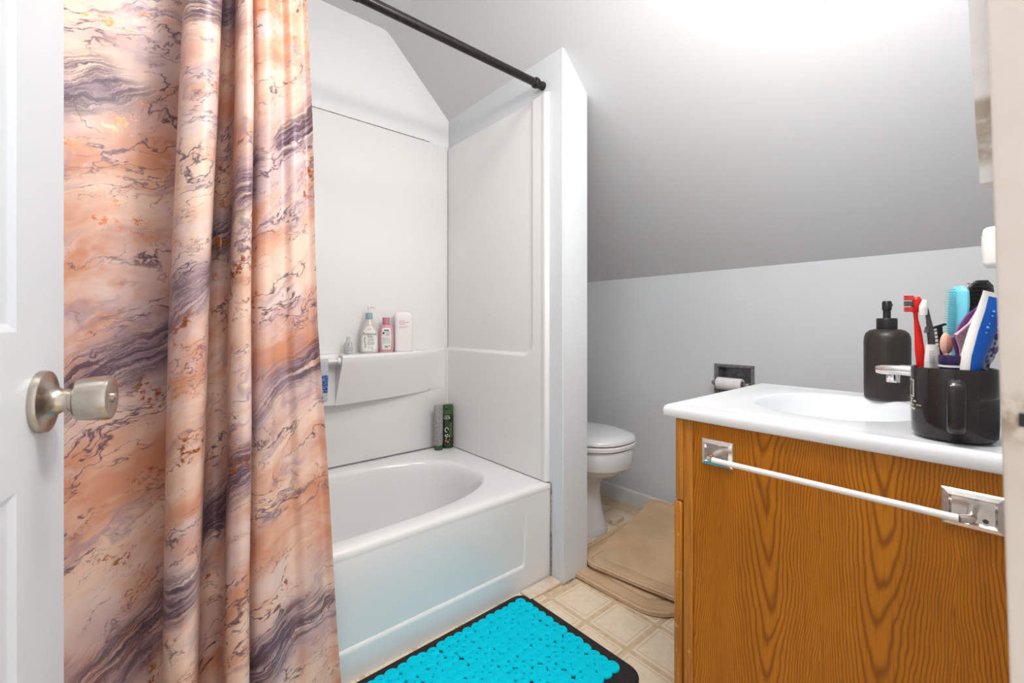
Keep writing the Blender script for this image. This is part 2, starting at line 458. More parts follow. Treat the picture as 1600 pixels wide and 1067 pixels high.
# ------------------------------------------------------------------ walls and ceiling
# knee wall with an opening for the paper holder
HY0, HY1, HZ0, HZ1 = .800, .948, .690, .800
bm = bmesh.new()
box(bm, XK, XK+.1, -.1, HY0, 0, ZK+.1); box(bm, XK, XK+.1, HY1, YB+.1, 0, ZK+.1)
box(bm, XK, XK+.1, HY0, HY1, 0, HZ0); box(bm, XK, XK+.1, HY0, HY1, HZ1, ZK+.1)
struct(obj('wall_far', bm, 'wall', smooth=False))
bm = bmesh.new(); box(bm, XL-.1, XK+.1, YB, YB+.1, 0, ZC+.1)
struct(obj('wall_back', bm, 'wall_white', smooth=False))
struct(obj('wall_left', bx(XL-.1, XL, -.1, YB, 0, ZC+.05), 'wall', smooth=False))
def wedge(x0, x1, y0, y1, z0, bev=0.0):
    bm = bmesh.new()
    loft(bm, [[(x0, y0, z0), (x1, y0, z0), (x1, y1, z0), (x0, y1, z0)],
              [(x0, y0, zc(x0)+.01), (x1, y0, zc(x1)+.01), (x1, y1, zc(x1)+.01), (x0, y1, zc(x0)+.01)]])
    if bev:
        es = [e for e in bm.edges if abs(e.verts[0].co.x-e.verts[1].co.x) < 1e-5 and abs(e.verts[0].co.y-e.verts[1].co.y) < 1e-5]
        bmesh.ops.bevel(bm, geom=es, offset=bev, segments=3, affect='EDGES')
    return bm
struct(obj('wall_partition', wedge(XE, XP, YP, YB, 0, .004), 'wall'))
# door wall to the right of the doorway and above it
bm = bmesh.new()
box(bm, .52, XK+.1, -.10, YD, 0, ZC+.1); box(bm, XL-.1, -.27, -.10, YD, 0, ZC+.1); box(bm, -.27, .52, -.10, YD, 2.06, ZC+.1)
struct(obj('wall_right', bm, 'wall', smooth=False))
bm = bmesh.new()
pr = [(XL-.1, ZC), (XS-.03, ZC), (XS, ZC-.004), (XS+.03, zc(XS+.03)), (XK+.1, ZK-SL*.1), (XK+.1, ZC+.2), (XL-.1, ZC+.2)]
loft(bm, [[(x_, -.1, z_) for x_, z_ in pr], [(x_, YB+.1, z_) for x_, z_ in pr]])
struct(obj('ceiling', bm, 'ceiling', angle=20))
# baseboards
bm = bmesh.new()
prb = [(XK, 0), (XK-.014, 0), (XK-.014, .068), (XK-.010, .078), (XK-.004, .082), (XK, .082)]
loft(bm, [[(x_, .62, z_) for x_, z_ in prb], [(x_, YB, z_) for x_, z_ in prb]])
struct(obj('baseboard_far', bm, 'trim', angle=30))
# caulk line where partition meets floor, and the bare strip at the tub foot
bm = bmesh.new()
box(bm, XE-.004, XP+.003, YP-.004, YP+.002, 0, .006, .002)
struct(obj('trim_1', bm, 'caulk'), 'dirty caulk line at the foot of the partition')
struct(obj('trim_2', bx(1.075, XE-.002, YP+.006, 1.217, 0, .012, .003), 'bare_wood'), 'pale bare wood strip on the floor beside the tub')

struct(obj('trim_5', bx(XE-.0045, XE+.001, 1.2145, 1.2185, .004, RIM_+.002, .0012), 'caulk'), 'cracked dark caulk where the tub meets the partition')
# door jamb on the right, leaning a touch
def lean(bm, x, y, k):
    for v in bm.verts: v.co.y += k*(v.co.z-1.0)
    return bm
J = struct(obj('trim_3', lean(bx(.45, .525, -.12, .0138, 0, 2.08, .003), 0, 0, .022), 'jamb'), 'cream painted door jamb with worn strike hole')
bm = bx(.4482, .4490, -.022, .0042, .9315, .9405, .0003)
obj('strike_hole', bm, 'black_pl', J)
# casing stub with torn lower end on the room side of the door wall
bm = bmesh.new(); pts0 = []
zz = [(.530, 1.116), (.540, 1.122), (.550, 1.119), (.562, 1.128), (.575, 1.121), (.588, 1.130), (.600, 1.126)]
ringA, ringB = [], []
nz = 60
bmv = []
for k in range(nz+1):
    row = []
    for (x_, z0) in zz:
        s = k/nz; z_ = z0+(2.12-z0)*s
        wv = .0022*mnoise.noise(Vector((x_*40, z_*30, 0)))
        top = .0262+.046*min(z_-1.12, .16)+wv*.35
        row.append((bm.verts.new((x_, top, z_)), bm.verts.new((x_, YD-.0005, z_))))
    bmv.append(row)
for k in range(nz):
    for i in range(len(zz)-1):
        a, b_, c, d = bmv[k][i], bmv[k][i+1], bmv[k+1][i+1], bmv[k+1][i]
        bm.faces.new((a[0], b_[0], c[0], d[0])); bm.faces.new((a[1], d[1], c[1], b_[1]))
    for i in (0, len(zz)-1):
        a, d = bmv[k][i], bmv[k+1][i]; bm.faces.new((a[0], d[0], d[1], a[1]))
for k in (0, nz):
    for i in range(len(zz)-1):
        a, b_ = bmv[k][i], bmv[k][i+1]; bm.faces.new((a[0], a[1], b_[1], b_[0]))
struct(obj('trim_4', bm, 'casing'), 'torn white casing with a ragged brown lower end')
# small white fitting on the wall above the counter
wf = thing('wall_plug', 'small white rounded plug-in fitting on the wall behind the vanity', 'plug', (1.30, YD, 1.10))
obj('plate', bx(-.036, .036, 0, .006, -.02, .10, .002), 'white_pl', wf)
bm = bx(-.028, .028, .006, .056, .012, .092, .010, 3)
hd = obj('housing', bm, 'white_pl', wf)
obj('vent', bx(-.018, .018, .0555, .0570, .040, .075, .0005), 'trim', hd)

# ------------------------------------------------------------------ open door
HX, HY = Vector((-.0675, .749, 0)), None
dd = Vector((.19, .98, 0)).normalized()             # hinge -> free edge
DW = .735
hinge = HX - dd*DW
ang = atan2(dd.y, dd.x)
D = bpy.data.objects.new('door_1', None); C.objects.link(D); D.location = (hinge.x, hinge.y, .012); D.rotation_euler = (0, 0, ang)
struct(D, 'white moulded panel door standing open')
# local x = along the door, visible face at local y = 0 looking to -y
obj('leaf', bx(0, DW, 0.004, .036, 0, 2.02, .0015), 'door', D)
def panel_frame(x0, x1, z0, z1):
    bm = bmesh.new()
    def rr(i, y): return [(x0+i, y, z0+i), (x1-i, y, z0+i), (x1-i, y, z1-i), (x0+i, y, z1-i)]
    loft(bm, [rr(-.004, .0055), rr(0, .0005), rr(.010, .0055), rr(.020, .0078), rr(.034, .0035), rr(.05, .002)], cap0=False)
    return bm
# face skin: stiles and rails stand proud around the moulded panels
xs = [0, .115, .325, .41, .62, DW]; zs_ = [0, .19, .825, .98, 1.60, 1.70, 1.90, 2.02]
bm = bmesh.new()
for a, b_ in ((0, .115), (.325, .41), (.62, DW)): box(bm, a, b_, 0, .0042, 0, 2.02)
for a, b_ in ((0, .19), (.825, .98), (1.60, 1.70), (1.90, 2.02)):
    box(bm, .115, .325, 0, .0042, a, b_); box(bm, .41, .62, 0, .0042, a, b_)
bmesh.ops.remove_doubles(bm, verts=bm.verts[:], dist=1e-5)
obj('face_skin', bm, 'door', D, smooth=False)
for a, b_ in ((.115, .325), (.41, .62)):
    for c, d in ((.19, .825), (.98, 1.60), (1.70, 1.90)):
        bm = bmesh.new()
        def rr(i, y): return [(a+i, y, c+i), (b_-i, y, c+i), (b_-i, y, d-i), (a+i, y, d-i)]
        loft(bm, [rr(0, .0002), rr(.008, .0039), rr(.018, .0039), rr(.034, .0012)], cap0=False)
        obj('panel', bm, 'door', D, smooth=False)
# knob
kx, kz = DW-.064, .9165-.012
def along_y(profile, seg=40, c=(0, 0, 0)):     # lathe around local -y
    Mx = Matrix.Translation(c) @ Matrix.Rotation(pi/2, 4, 'X')
    return lathe(profile, seg, mtx=Mx)
kn = obj('door_knob', along_y([(.004, .022), (.0118, .022), (.0118, .027), (.0150, .0275), (.0205, .029), (.0225, .031), (.0242, .043), (.0250, .0545), (.0242, .058), (.0215, .0595), (.012, .0590), (.0005, .0588)], 48, (kx, 0, kz)), 'nickel', D)
obj('rosette', along_y([(.0005, .0), (.0330, .0), (.0335, .003), (.0325, .0065), (.0290, .0075), (.0215, .0088), (.0155, .0130), (.0125, .018), (.0125, .024), (.0005, .024)], 48, (kx, 0, kz)), 'nickel', kn)
obj('lock_button', along_y([(.0002, .058), (.0058, .058), (.0058, .0612), (.0045, .0625), (.0002, .0625)], 24, (kx, 0, kz)), 'nickel', kn)
obj('latch_plate', bx(DW-.0005, DW+.0012, .008, .032, kz-.028, kz+.028, .0005), 'nickel', D)

# ------------------------------------------------------------------ bathtub
TF, TBk = 1.219, YB-.012; TXL, TXR = XL+.002, XE-.003; RIM = .376
tub = thing('bathtub', 'white fibreglass bathtub with a moulded apron set between the walls', 'bathtub', (0, 0, 0))
ocx, ocy = (TXL+TXR)/2, (TF+TBk)/2
bcx, bcy, ba, bb = (-.13+1.095)/2, (1.288+1.868)/2, (1.095+.13)/2, (1.868-1.288)/2
angs = set()
NA = 200
for i in range(NA):
    tq = 2*pi*i/NA; angs.add(round(atan2(bb*sin(tq), ba*cos(tq)), 5))
for sx_ in (TXL, TXR):
    for sy_ in (TF, TBk): angs.add(round(atan2(sy_-bcy, sx_-bcx), 5))
angs = sorted(angs)
def rect_ray(a, ins, z):
    c, s = cos(a), sin(a)
    tx = ((TXR-ins if c > 0 else TXL+ins)-bcx)/c if abs(c) > 1e-6 else 1e9
    ty = ((TBk-ins if s > 0 else TF+ins)-bcy)/s if abs(s) > 1e-6 else 1e9
    k = min(tx, ty); return Vector((bcx+k*c, bcy+k*s, z))
def oval(a, sc, z, n=2.9, dx=0.0):
    c, s = cos(a), sin(a); A, B = ba*sc, bb*(sc if sc > .9 else sc*.96+.036)
    k = (abs(c/A)**n+abs(s/B)**n)**(-1/n); return Vector((bcx+dx+k*c, bcy+k*s, z))
bm = bmesh.new()
rings = [[rect_ray(a, .012, .05) for a in angs], [rect_ray(a, .006, .33) for a in angs], [rect_ray(a, 0, RIM-.022) for a in angs], [rect_ray(a, 0.0, RIM-.012) for a in angs], [rect_ray(a, .0035, RIM-.004) for a in angs],
         [rect_ray(a, .010, RIM) for a in angs], [rect_ray(a, .030, RIM+.0005) for a in angs]]
for sc, z, dx in ((1.035, RIM+.001, 0), (1.015, RIM-.001, 0), (1.0, RIM-.006, 0), (.985, RIM-.018, 0), (.972, RIM-.04, 0), (.95, RIM-.10, .0), (.925, RIM-.17, 0), (.895, RIM-.235, 0), (.86, RIM-.275, 0), (.80, RIM-.30, 0), (.70, RIM-.312, 0), (.4, RIM-.316, 0), (.05, RIM-.318, 0)):
    rings.append([oval(a, sc, z, 2.75 if sc > .9 else 2.6, dx) for a in angs])
loft(bm, rings, cap0=False)
obj('basin', bm, 'tub', tub, angle=60)
# apron with a shallow recessed field, fading out towards the top
bm = bmesh.new()
zsA = [0.001+k*.0045 for k in range(int(.36/.0045)+1)]; nxA = 300
grid = []
for z in zsA:
    row = []
    for i in range(nxA+1):
        x_ = TXL+(TXR-TXL)*i/nxA
        ex = min(1.105-x_-(z-.09)*-.06, x_-(-.17))
        k = sstep(0, .012, ex)*sstep(.088, .102, z)*(1-sstep(.10, .34, z))
        yv = TF+.0015+.011*k+.010*sstep(.30, .06, z)*0 + .004*(1-z/.36)
        row.append(bm.verts.new((x_, yv, z)))
    grid.append(row)
for a, b_ in zip(grid, grid[1:]):
    for i in range(nxA): bm.faces.new((a[i], a[i+1], b_[i+1], b_[i]))
obj('apron', bm, 'tub', tub, angle=60)
obj('drain', lathe([(.001, 0), (.03, 0), (.03, .003), (.012, .005), (.001, .005)], 28, (0.02, bcy, RIM-.316)), 'chrome', tub)

# ------------------------------------------------------------------ tub surround
ST = 1.915     # top of the surround
sur = thing('tub_surround', 'glossy off-white moulded tub surround with shelf lining the bath walls', 'surround', (0, 0, RIM))
zo = RIM+.0025
def L(p): return (p[0], p[1], p[2]-RIM)
# back panel (thin, upper edge reads as a dark seam)
bm = bx(XL+.004, XE-.016, YB-.014, YB-.001, zo-RIM, ST-RIM, .0012)
obj('back_panel', bm, 'fibre', sur)
# end panel with recessed upper field
bm = bmesh.new(); rowsE = []
ny, nz2 = 190, 380
Y0, Y1 = 1.226, YB-.0145
def dist_rr(y, z, y0, z0, z1, r):       # signed distance inside a field open at the back
    dy = y-y0
    if dy < r and z < z0+r:
        return r-sqrt((r-dy)**2+(z0+r-z)**2) if True else 0
    if dy < r and z > z1-r:
        return r-sqrt((r-dy)**2+(z-(z1-r))**2)
    return min(dy, z-z0, z1-z)
for k in range(nz2+1):
    z = zo+(ST-zo)*k/nz2; row = []
    for i in range(ny+1):
        y = Y0+(Y1-Y0)*i/ny
        dfield = dist_rr(y, z, 1.312, .872, 1.99, .055)
        rec = sstep(-.006, .010, dfield)
        X_ = XE-.018+.010*rec
        fr = sstep(1.262, 1.238, y)                       # rounded front bead
        X_ -= .004*fr
        X_ += .012*max(0, (1.232-y)/.006)**2 if y < 1.232 else 0
        cv = max(0, (y-(Y1-.018))/.018); X_ -= .004*cv*cv  # cove at the back corner
        if z > ST-.006: X_ += .006*((z-ST+.006)/.006)**2
        row.append(bm.verts.new((X_, y, z-RIM)))
    rowsE.append(row)
for a, b_ in zip(rowsE, rowsE[1:]):
    for i in range(ny): bm.faces.new((a[i], a[i+1], b_[i+1], b_[i]))
# thickness behind
rim_f = [rowsE[0][0], rowsE[-1][0], rowsE[-1][-1], rowsE[0][-1]]
for a, b_ in zip(rowsE, rowsE[1:]):
    pass
bk = [bm.verts.new((XE-.001, v.co.y, v.co.z)) for v in (r[0] for r in rowsE)]
for k in range(nz2): bm.faces.new((rowsE[k][0], rowsE[k+1][0], bk[k+1], bk[k]))
bt = [bm.verts.new((XE-.001, v.co.y, v.co.z)) for v in rowsE[-1]]
for i in range(ny): bm.faces.new((rowsE[-1][i], rowsE[-1][i+1], bt[i+1], bt[i]))
obj('end_panel', bm, 'fibre', sur, angle=50)
obj('end_panel', bx(XL+.001, XL+.003, 1.226, YB-.0145, zo-RIM, ST-RIM), 'fibre', sur)
obj('seam', bx(XL+.004, 1.12, YB-.0150, YB-.001, ST-RIM+.0006, ST-RIM+.0032), 'caulk', sur)
# corner bead strip
bm = tube(bmesh.new(), [(XE-.021, YB-.017, zo-RIM), (XE-.021, YB-.017, ST-RIM)], .0035, 10)
obj('corner_bead', bm, 'fibre', sur)
# shelf: bulging right and left sections, recessed middle with a bar
ZS = .872; YW = YB-.0135
SX0, SX1 = .633, 1.205
def shelf_section(mirror):
    bm = bmesh.new(); rings = []
    n = 60
    for i in range(n+1):
        s = i/n; x_ = SX0+(SX1-SX0)*s
        pt = .150*(1-s**1.7)+.006; pb = max(.0, .062*(1-(s/.86)**1.6)) if s < .86 else 0.0
        pb += .0008; zb = .655+.012*s
        prof = [(0, zb-.001), (pb*.5, zb-.001), (pb, zb)]
        for k in range(1, 9): prof.append((pb+(pt-pb)*k/9, zb+(ZS-.012-zb)*k/9))
        rr_ = min(.012, pt*.4)
        for k in range(0, 6):
            a = k/5*pi/2; prof.append((pt-rr_+rr_*cos(a), ZS-rr_+rr_*sin(a)))
        prof += [(pt*.4, ZS), (0, ZS)]
        xx = x_ if not mirror else 2*.475-x_
        rings.append([(max(xx, XL+.006), YW-p_, z_-RIM) for p_, z_ in prof])
    loft(bm, rings); return bm
obj('shelf', shelf_section(False), 'fibre', sur, angle=45)
obj('shelf', shelf_section(True), 'fibre', sur, angle=45)
bm = bmesh.new()
prof = [(0, .654), (.030, .654), (.060, .657), (.064, .665), (.066, .80), (.068, .818), (.085, .826), (.098, .832), (.102, .842), (.102, .862), (.098, .869), (.090, ZS), (0, ZS)]
loft(bm, [[(x_, YW-p_, z_-RIM) for p_, z_ in prof] for x_ in (2*.475-SX0, SX0)])
obj('shelf_recess', bm, 'fibre', sur, angle=40)
bm = tube(bmesh.new(), [(2*.475-SX0, YW-.128, .848-RIM), (SX0, YW-.128, .848-RIM)], .0075, 14)
obj('washcloth_bar', bm, 'white_pl', sur)
for x_ in (SX0-.007, 2*.475-SX0+.007):
    Mx = Matrix.Translation((x_, YW-.128, .848-RIM)) @ Matrix.Rotation(pi/2, 4, 'Y')
    obj('bar_socket', lathe([(.001, -.006), (.013, -.006), (.0145, 0), (.013, .006), (.001, .006)], 20, mtx=Mx), 'fibre', sur)
# washcloth over the bar
bm = bmesh.new(); rows = []
cxw = .562
for k in range(40):
    s = k/39
    row = []
    for i in range(15):
        f = i/14; xw = cxw-.075+.095*f
        wv = .006*sin(f*9+s*2)
        if s < .42: yy, z_ = .012+wv*.4, -.105*(1-s/.42)
        elif s < .52: a = (s-.42)/.1*pi; yy, z_ = .012*cos(a), .012*sin(a)
        else:
            h = (s-.52)/.48; yy, z_ = -.012-.010*h+wv*h, -.170*h*(1-.20*abs(f-.45))
            xw += -.012*h*(f-.2)
        row.append(bm.verts.new((xw-cxw, yy, z_)))
    rows.append(row)
for a, b_ in zip(rows, rows[1:]):
    for i in range(14): bm.faces.new((a[i], a[i+1], b_[i+1], b_[i]))
wc = obj('washcloth', bm, 'cloth'); wc.location = (cxw, YW-.128, .848)
wc.modifiers.new('thick', 'SOLIDIFY').thickness = .003
tag(wc, 'grey and blue washcloth hung over the bar of the tub surround', 'washcloth')

# ------------------------------------------------------------------ bottles on the surround shelf
def bottle_root(name, label, cat, x_, y_, z_, rz, group=None): return thing(name, label, cat, (x_, y_, z_), rz, group)
def ell_body(prof, seg=40, nn=2.0):
    bm = bmesh.new(); rings = []
    for a, b_, z in prof:
        r = []
        for i in range(seg):
            tq = 2*pi*i/seg; c, s = cos(tq), sin(tq)
            r.append((a*math.copysign(abs(c)**(2/nn), c), b_*math.copysign(abs(s)**(2/nn), s), z))
        rings.append(r)
    loft(bm, rings); return bm
def surf_y(prof, x_, z_, nn=2.0, off=.0006):
    z_ = min(max(z_, prof[0][2]), prof[-1][2])
    for (a0, b0, z0), (a1, b1, z1) in zip(prof, prof[1:]):
        if z0 <= z_ <= z1 and z1 > z0:
            s = (z_-z0)/(z1-z0); a, b_ = a0+(a1-a0)*s, b0+(b1-b0)*s
            k = max(0., 1-min(1, abs(x_/a))**nn); return -(b_*k**(1/nn))-off
    return -.02
def label_patch(prof, shape, z0, z1, nn=2.0, off=.0006, nx=12, nz=24):
    bm = bmesh.new(); rows = []
    for k in range(nz+1):
        z = z0+(z1-z0)*k/nz; hw = shape(k/nz); row = []
        for i in range(nx+1):
            x_ = -hw+2*hw*i/nx; row.append(bm.verts.new((x_, surf_y(prof, x_, z, nn, off), z)))
        rows.append(row)
    for a, b_ in zip(rows, rows[1:]):
        for i in range(nx): bm.faces.new((a[i], a[i+1], b_[i+1], b_[i]))
    return bm
def bars(prof, lst, nn=2.0, off=.0011, bm=None):     # printed lines: (xc, zc, w, h)
    bm = bm or bmesh.new()
    for xc, z, w_, h_ in lst:
        n = 4; rows = []
        for zz_ in (z-h_/2, z+h_/2):
            rows.append([bm.verts.new((xc-w_/2+w_*i/n, surf_y(prof, xc-w_/2+w_*i/n, zz_, nn, off), zz_)) for i in range(n+1)])
        for i in range(n): bm.faces.new((rows[0][i], rows[0][i+1], rows[1][i+1], rows[1][i]))
    return bm
FACE = -radians(22)     # bottles turn towards the doorway
# lotion
pf = [(.030, .018, 0), (.0355, .021, .004), (.0375, .0225, .02), (.0375, .0225, .05), (.035, .0215, .085), (.030, .020, .108), (.022, .0175, .126), (.014, .0135, .137), (.0125, .0125, .142)]
bt = bottle_root('lotion_bottle', 'lotion pump bottle with a teal collar and white oval label', 'bottle', .780, YW-.064, ZS, FACE+.05); bt.scale = (1.03, 1.03, 1.05)
obj('body', ell_body(pf), 'lotion', bt)
obj('collar', lathe([(.0125, .141), (.0145, .142), (.0145, .160), (.0135, .1675), (.008, .169), (.004, .169)], 28), 'lotion_cap', bt)
bm = lathe([(.004, .167), (.004, .185), (.006, .186), (.0065, .197), (.003, .2)], 20)
tube(bm, [(0, 0, .193), (.014, -.004, .194), (.024, -.007, .190)], [.0055, .0045, .0035], 10)
obj('pump', bm, 'white_pl', bt)
lb = obj('label', label_patch(pf, lambda s: .0305*(1-abs(2*s-.8)**3*.42) if s < .95 else .014, .008, .112), 'label', bt)
pl = lambda xo, zo_: (lambda a, b_: Vector((a+xo, surf_y(pf, a+xo, b_+zo_, 2, .0013), b_+zo_)))
obj('lettering', text_mesh('Aveeno', .0185, pl(0, .080)), 'ink', lb)
obj('lettering', text_mesh('Baby', .0125, pl(.004, .0685)), 'ink', lb)
obj('print', bars(pf, [(.006, .058, .026, .0025), (.005, .053, .024, .0025), (.006, .046, .030, .0022), (.006, .041, .031, .0022), (.005, .036, .028, .0022), (.002, .024, .022, .0016), (.012, .016, .005, .005), (0, .098, .018, .0015), (0, .103, .012, .0012)]), 'grey_ink', lb)
obj('print', bars(pf, [(-.018-.002*sin(k), .064-k*.0065, .0045, .0032) for k in range(7)]), 'ink', lb)
# pink bottle
pf2 = [(.026, .015, 0), (.029, .017, .004), (.031, .018, .02), (.032, .0185, .06), (.0295, .0175, .095), (.0255, .0155, .113), (.018, .013, .120), (.012, .012, .122)]
bt = bottle_root('pink_bottle', 'squat pink bottle with a darker pink cap and white label', 'bottle', .864, YW-.055, ZS, FACE+.02); bt.scale = (1.06, 1.06, 1.03)
obj('body', ell_body(pf2), 'pink', bt)
bm = lathe([(.0125, .1215), (.0155, .122), (.0155, .150), (.0145, .1525), (.001, .1525)], 28)
obj('cap', bm, 'pink_cap', bt)
lb = obj('label', label_patch(pf2, lambda s: .0225*(1-.25*(1-s)**2-.25*s**3), .012, .106, off=.0006), 'label', bt)
bm = bars(pf2, [(0, .096, .020, .005), (-.012, .084, .008, .009)])
obj('print', bm, 'ink', lb)
obj('print', bars(pf2, [(.005, .089-.0042*k, .019, .0018) for k in range(5)]+[(0, .062, .034, .0022), (0, .055, .030, .0022), (0, .049, .036, .0022), (0, .041, .034, .0022)]), 'grey_ink', lb)
obj('print', bars(pf2, [(-.006+.0022*k, .024, .0012, .010) for k in range(6)]+[(.011, .028, .005, .004)]), 'ink', lb)
# tall pale box-like bottle
pf3 = [(.033, .019, 0), (.036, .022, .003), (.0365, .0225, .010), (.0365, .0225, .150), (.035, .021, .166), (.029, .016, .175), (.015, .008, .1785)]
bt = bottle_root('pale_pink_bottle', 'tall pale pink rectangular bottle with small pink print', 'bottle', .951, YW-.052, ZS, FACE); bt.scale = (1.14, 1.05, 1.04)
obj('body', ell_body(pf3, 48, 5.0), 'pale_pink', bt)
bm = bmesh.new(); bars(pf3, [(-.001, .163, .046, .0012), (-.024, .09, .0008, .146), (.024, .09, .0008, .146)], 5.0, bm=bm)
obj('moulded_line', bm, 'label', bt)
pl = lambda xo, zo_: (lambda a, b_: Vector((a+xo, surf_y(pf3, a+xo, b_+zo_, 5.0, .0010), b_+zo_)))
obj('print', bars(pf3, [(-.015+.007*k, .137, .0045, .0035) for k in range(3)]+[(-.016+.008*k, .130, .006, .0035) for k in range(5)]+[(-.015+.0075*k, .122, .005, .0040) for k in range(3)]+[(-.001, .111, .036, .0016), (-.005, .106, .028, .0016)], 5.0), 'pink_ink', bt)
obj('print', bars(pf3, [(.006, .095-.009*k, .022, .0008) for k in range(9)]+[(-.014, .035, .009, .010)], 5.0), 'pale_pink', bt)
# tiny bottle
pf4 = [(.012, .010, 0), (.017, .013, .003), (.018, .014, .015), (.017, .013, .040), (.011, .010, .052), (.006, .006, .056)]
bt = bottle_root('small_bottle', 'tiny grey translucent bottle at the end of the tub shelf', 'bottle', .690, YW-.060, ZS, FACE)
obj('body', ell_body(pf4, 28), 'clear_small', bt)
obj('cap', lathe([(.006, .055), (.0075, .056), (.0075, .070), (.006, .072), (.0005, .072)], 20), 'grey_pl' if False else 'clear_small', bt)
obj('print', bars(pf4, [(.001, .040, .006, .012), (.0, .026, .018, .002), (.001, .020, .016, .002), (.001, .013, .018, .003)]), 'grey_ink', bt)

# tubes standing in the tub corner
tb = thing('shampoo_tube', 'silver squeeze tube standing on a green cap in the tub corner', 'tube', (1.134, YW-.062, RIM+.0012), FACE)
obj('cap', lathe([(.0005, 0), (.0195, 0), (.0205, .003), (.0205, .022), (.0195, .024), (.001, .024)], 28, sy=.8), 'green', tb)
pft = [(.0205, .0165, .024), (.0222, .0175, .04), (.0225, .0165, .11), (.0225, .010, .18), (.022, .003, .212), (.022, .0018, .222)]
bdy = obj('body', ell_body(pft, 32), 'silver_tube', tb)
rnd = random.Random(3)
obj('print', bars(pft, [(-.006+rnd.uniform(-.005, .005), .055+.0062*k, rnd.uniform(.004, .010), .0028) for k in range(21)]), 'grey_ink', tb)
gb = thing('green_bottle', 'dark green bottle with white lettering wedged in the tub corner', 'bottle', (1.1885, YW-.060, RIM+.0012), FACE)
pfg = [(.023, .014, 0), (.027, .017, .003), (.028, .018, .02), (.028, .018, .16), (.0275, .017, .170)]
obj('body', ell_body(pfg, 36, 2.6), 'dark_green', gb)
cp = obj('cap', ell_body([(.0270, .017, .1705), (.0278, .0178, .172), (.0278, .0175, .205), (.0265, .016, .216), (.023, .012, .219)], 36, 2.6), 'green', gb)
Mx = Matrix.Translation((-.010, -.0172, .199)) @ Matrix.Rotation(pi/2, 4, 'X')
obj('hole', lathe([(.0005, .0), (.006, .0), (.0055, .0012), (.0005, .0012)], 18, mtx=Mx), 'black_pl', cp)
plg = lambda xo, zo_: (lambda a, b_: Vector((a+xo, surf_y(pfg, a+xo, b_+zo_, 2.6, .0010), b_+zo_)))
obj('lettering', text_mesh('UCR', .0155, plg(-.006, .152)), 'white_ink', gb)
obj('print', bars(pfg, [(-.007, .163, .026, .0018)], 2.6), 'white_ink', gb)
obj('stripe', bars(pfg, [(.012, .092, .016, .075)], 2.6, .0006), 'green', gb)
bm = bmesh.new()
for k in range(18):
    a = k/17*1.5*pi
    bars(pfg, [(-.008+.008*cos(a), .094+.011*sin(a), .003, .003)], 2.6, bm=bm)
bars(pfg, [(-.014, .066, .006, .006), (-.004, .070, .008, .004), (-.008, .060, .010, .004), (.004, .062, .005, .006), (-.010, .052, .006, .003)], 2.6, bm=bm)
obj('print', bm, 'white_ink', gb)
obj('print', bars(pfg, [(-.012, .040, .008, .012), (-.002, .034, .010, .010), (.006, .044, .004, .008)], 2.6), 'red_ink', gb)

# ------------------------------------------------------------------ shower rod
RY, RZ = 1.262, 1.952; RX1 = XE-.002
rod = thing('shower_rod', 'dark bronze tension shower rod under the sloped ceiling', 'curtain rod', (RX1, RY, RZ))
def along_x(profile, seg=28):
    return lathe(profile, seg, mtx=Matrix.Rotation(-pi/2, 4, 'Y'))
obj('pole', along_x([(.0005, .012), (.0150, .012), (.0150, .75), (.0172, .751), (.0172, RX1-XL-.012), (.0005, RX1-XL-.012)]), 'black_metal', rod)
obj('collar_ring', along_x([(.0005, .034), (.0205, .034), (.0205, .046), (.0165, .050), (.0005, .050)]), 'black_metal', rod)
obj('end_cap', along_x([(.0005, 0), (.0165, 0), (.0165, .010), (.0130, .014), (.0130, .034), (.0005, .034)]), 'black_metal', rod)
obj('end_cap', along_x([(.0005, RX1-XL-.002), (.0175, RX1-XL-.002), (.0175, RX1-XL-.014), (.0005, RX1-XL-.014)]), 'black_metal', rod)

# ------------------------------------------------------------------ curtain
prof = [(-.285, 1.25), (-.23, 1.205), (-.17, 1.20), (-.11, 1.235), (-.05, 1.262), (.01, 1.278), (.054, 1.290), (.074, 1.282), (.074, 1.245), (.052, 1.212), (.054, 1.160), (.080, 1.138), (.105, 1.152), (.116, 1.21), (.122, 1.262), (.137, 1.284), (.154, 1.278), (.162, 1.24), (.154, 1.205), (.155, 1.160), (.174, 1.140), (.191, 1.156), (.196, 1.22), (.198, 1.262), (.2005, 1.290), (.2045, 1.290), (.208, 1.255), (.217, 1.229), (.238, 1.219), (.262, 1.232), (.285, 1.238), (.305, 1.225), (.330, 1.229), (.350, 1.238), (.366, 1.226)]
pc = smooth_path([(x_, y_, 0) for x_, y_ in prof], 9)
kmi2 = [-.3, .054, .112, .156, .195, .206, .242, .350]
kmid = [-.3, .054, .112, .156, .195, .206, .244, .366]
ktop = [-.3, .084, .153, .179, .206, .214, .249, .338]
kbot = [-.3, .036, .086, .1375, .183, .193, .2485, .402]
def remap(x_, ks):
    if x_ <= kmid[0]: return ks[0]+(x_-kmid[0])
    for a, b_, c, d in zip(kmid, kmid[1:], ks, ks[1:]):
        if x_ <= b_: return c+(d-c)*(x_-a)/(b_-a)
    return ks[-1]+(x_-kmid[-1])
arc = [0]
for a, b_ in zip(pc, pc[1:]): arc.append(arc[-1]+(b_-a).length)
CZ0, CZ1 = .035, 1.915; NZc = 110
ZM = 1.0
bm = bmesh.new(); uvl = bm.loops.layers.uv.new('UVMap'); rows = []; info = {}
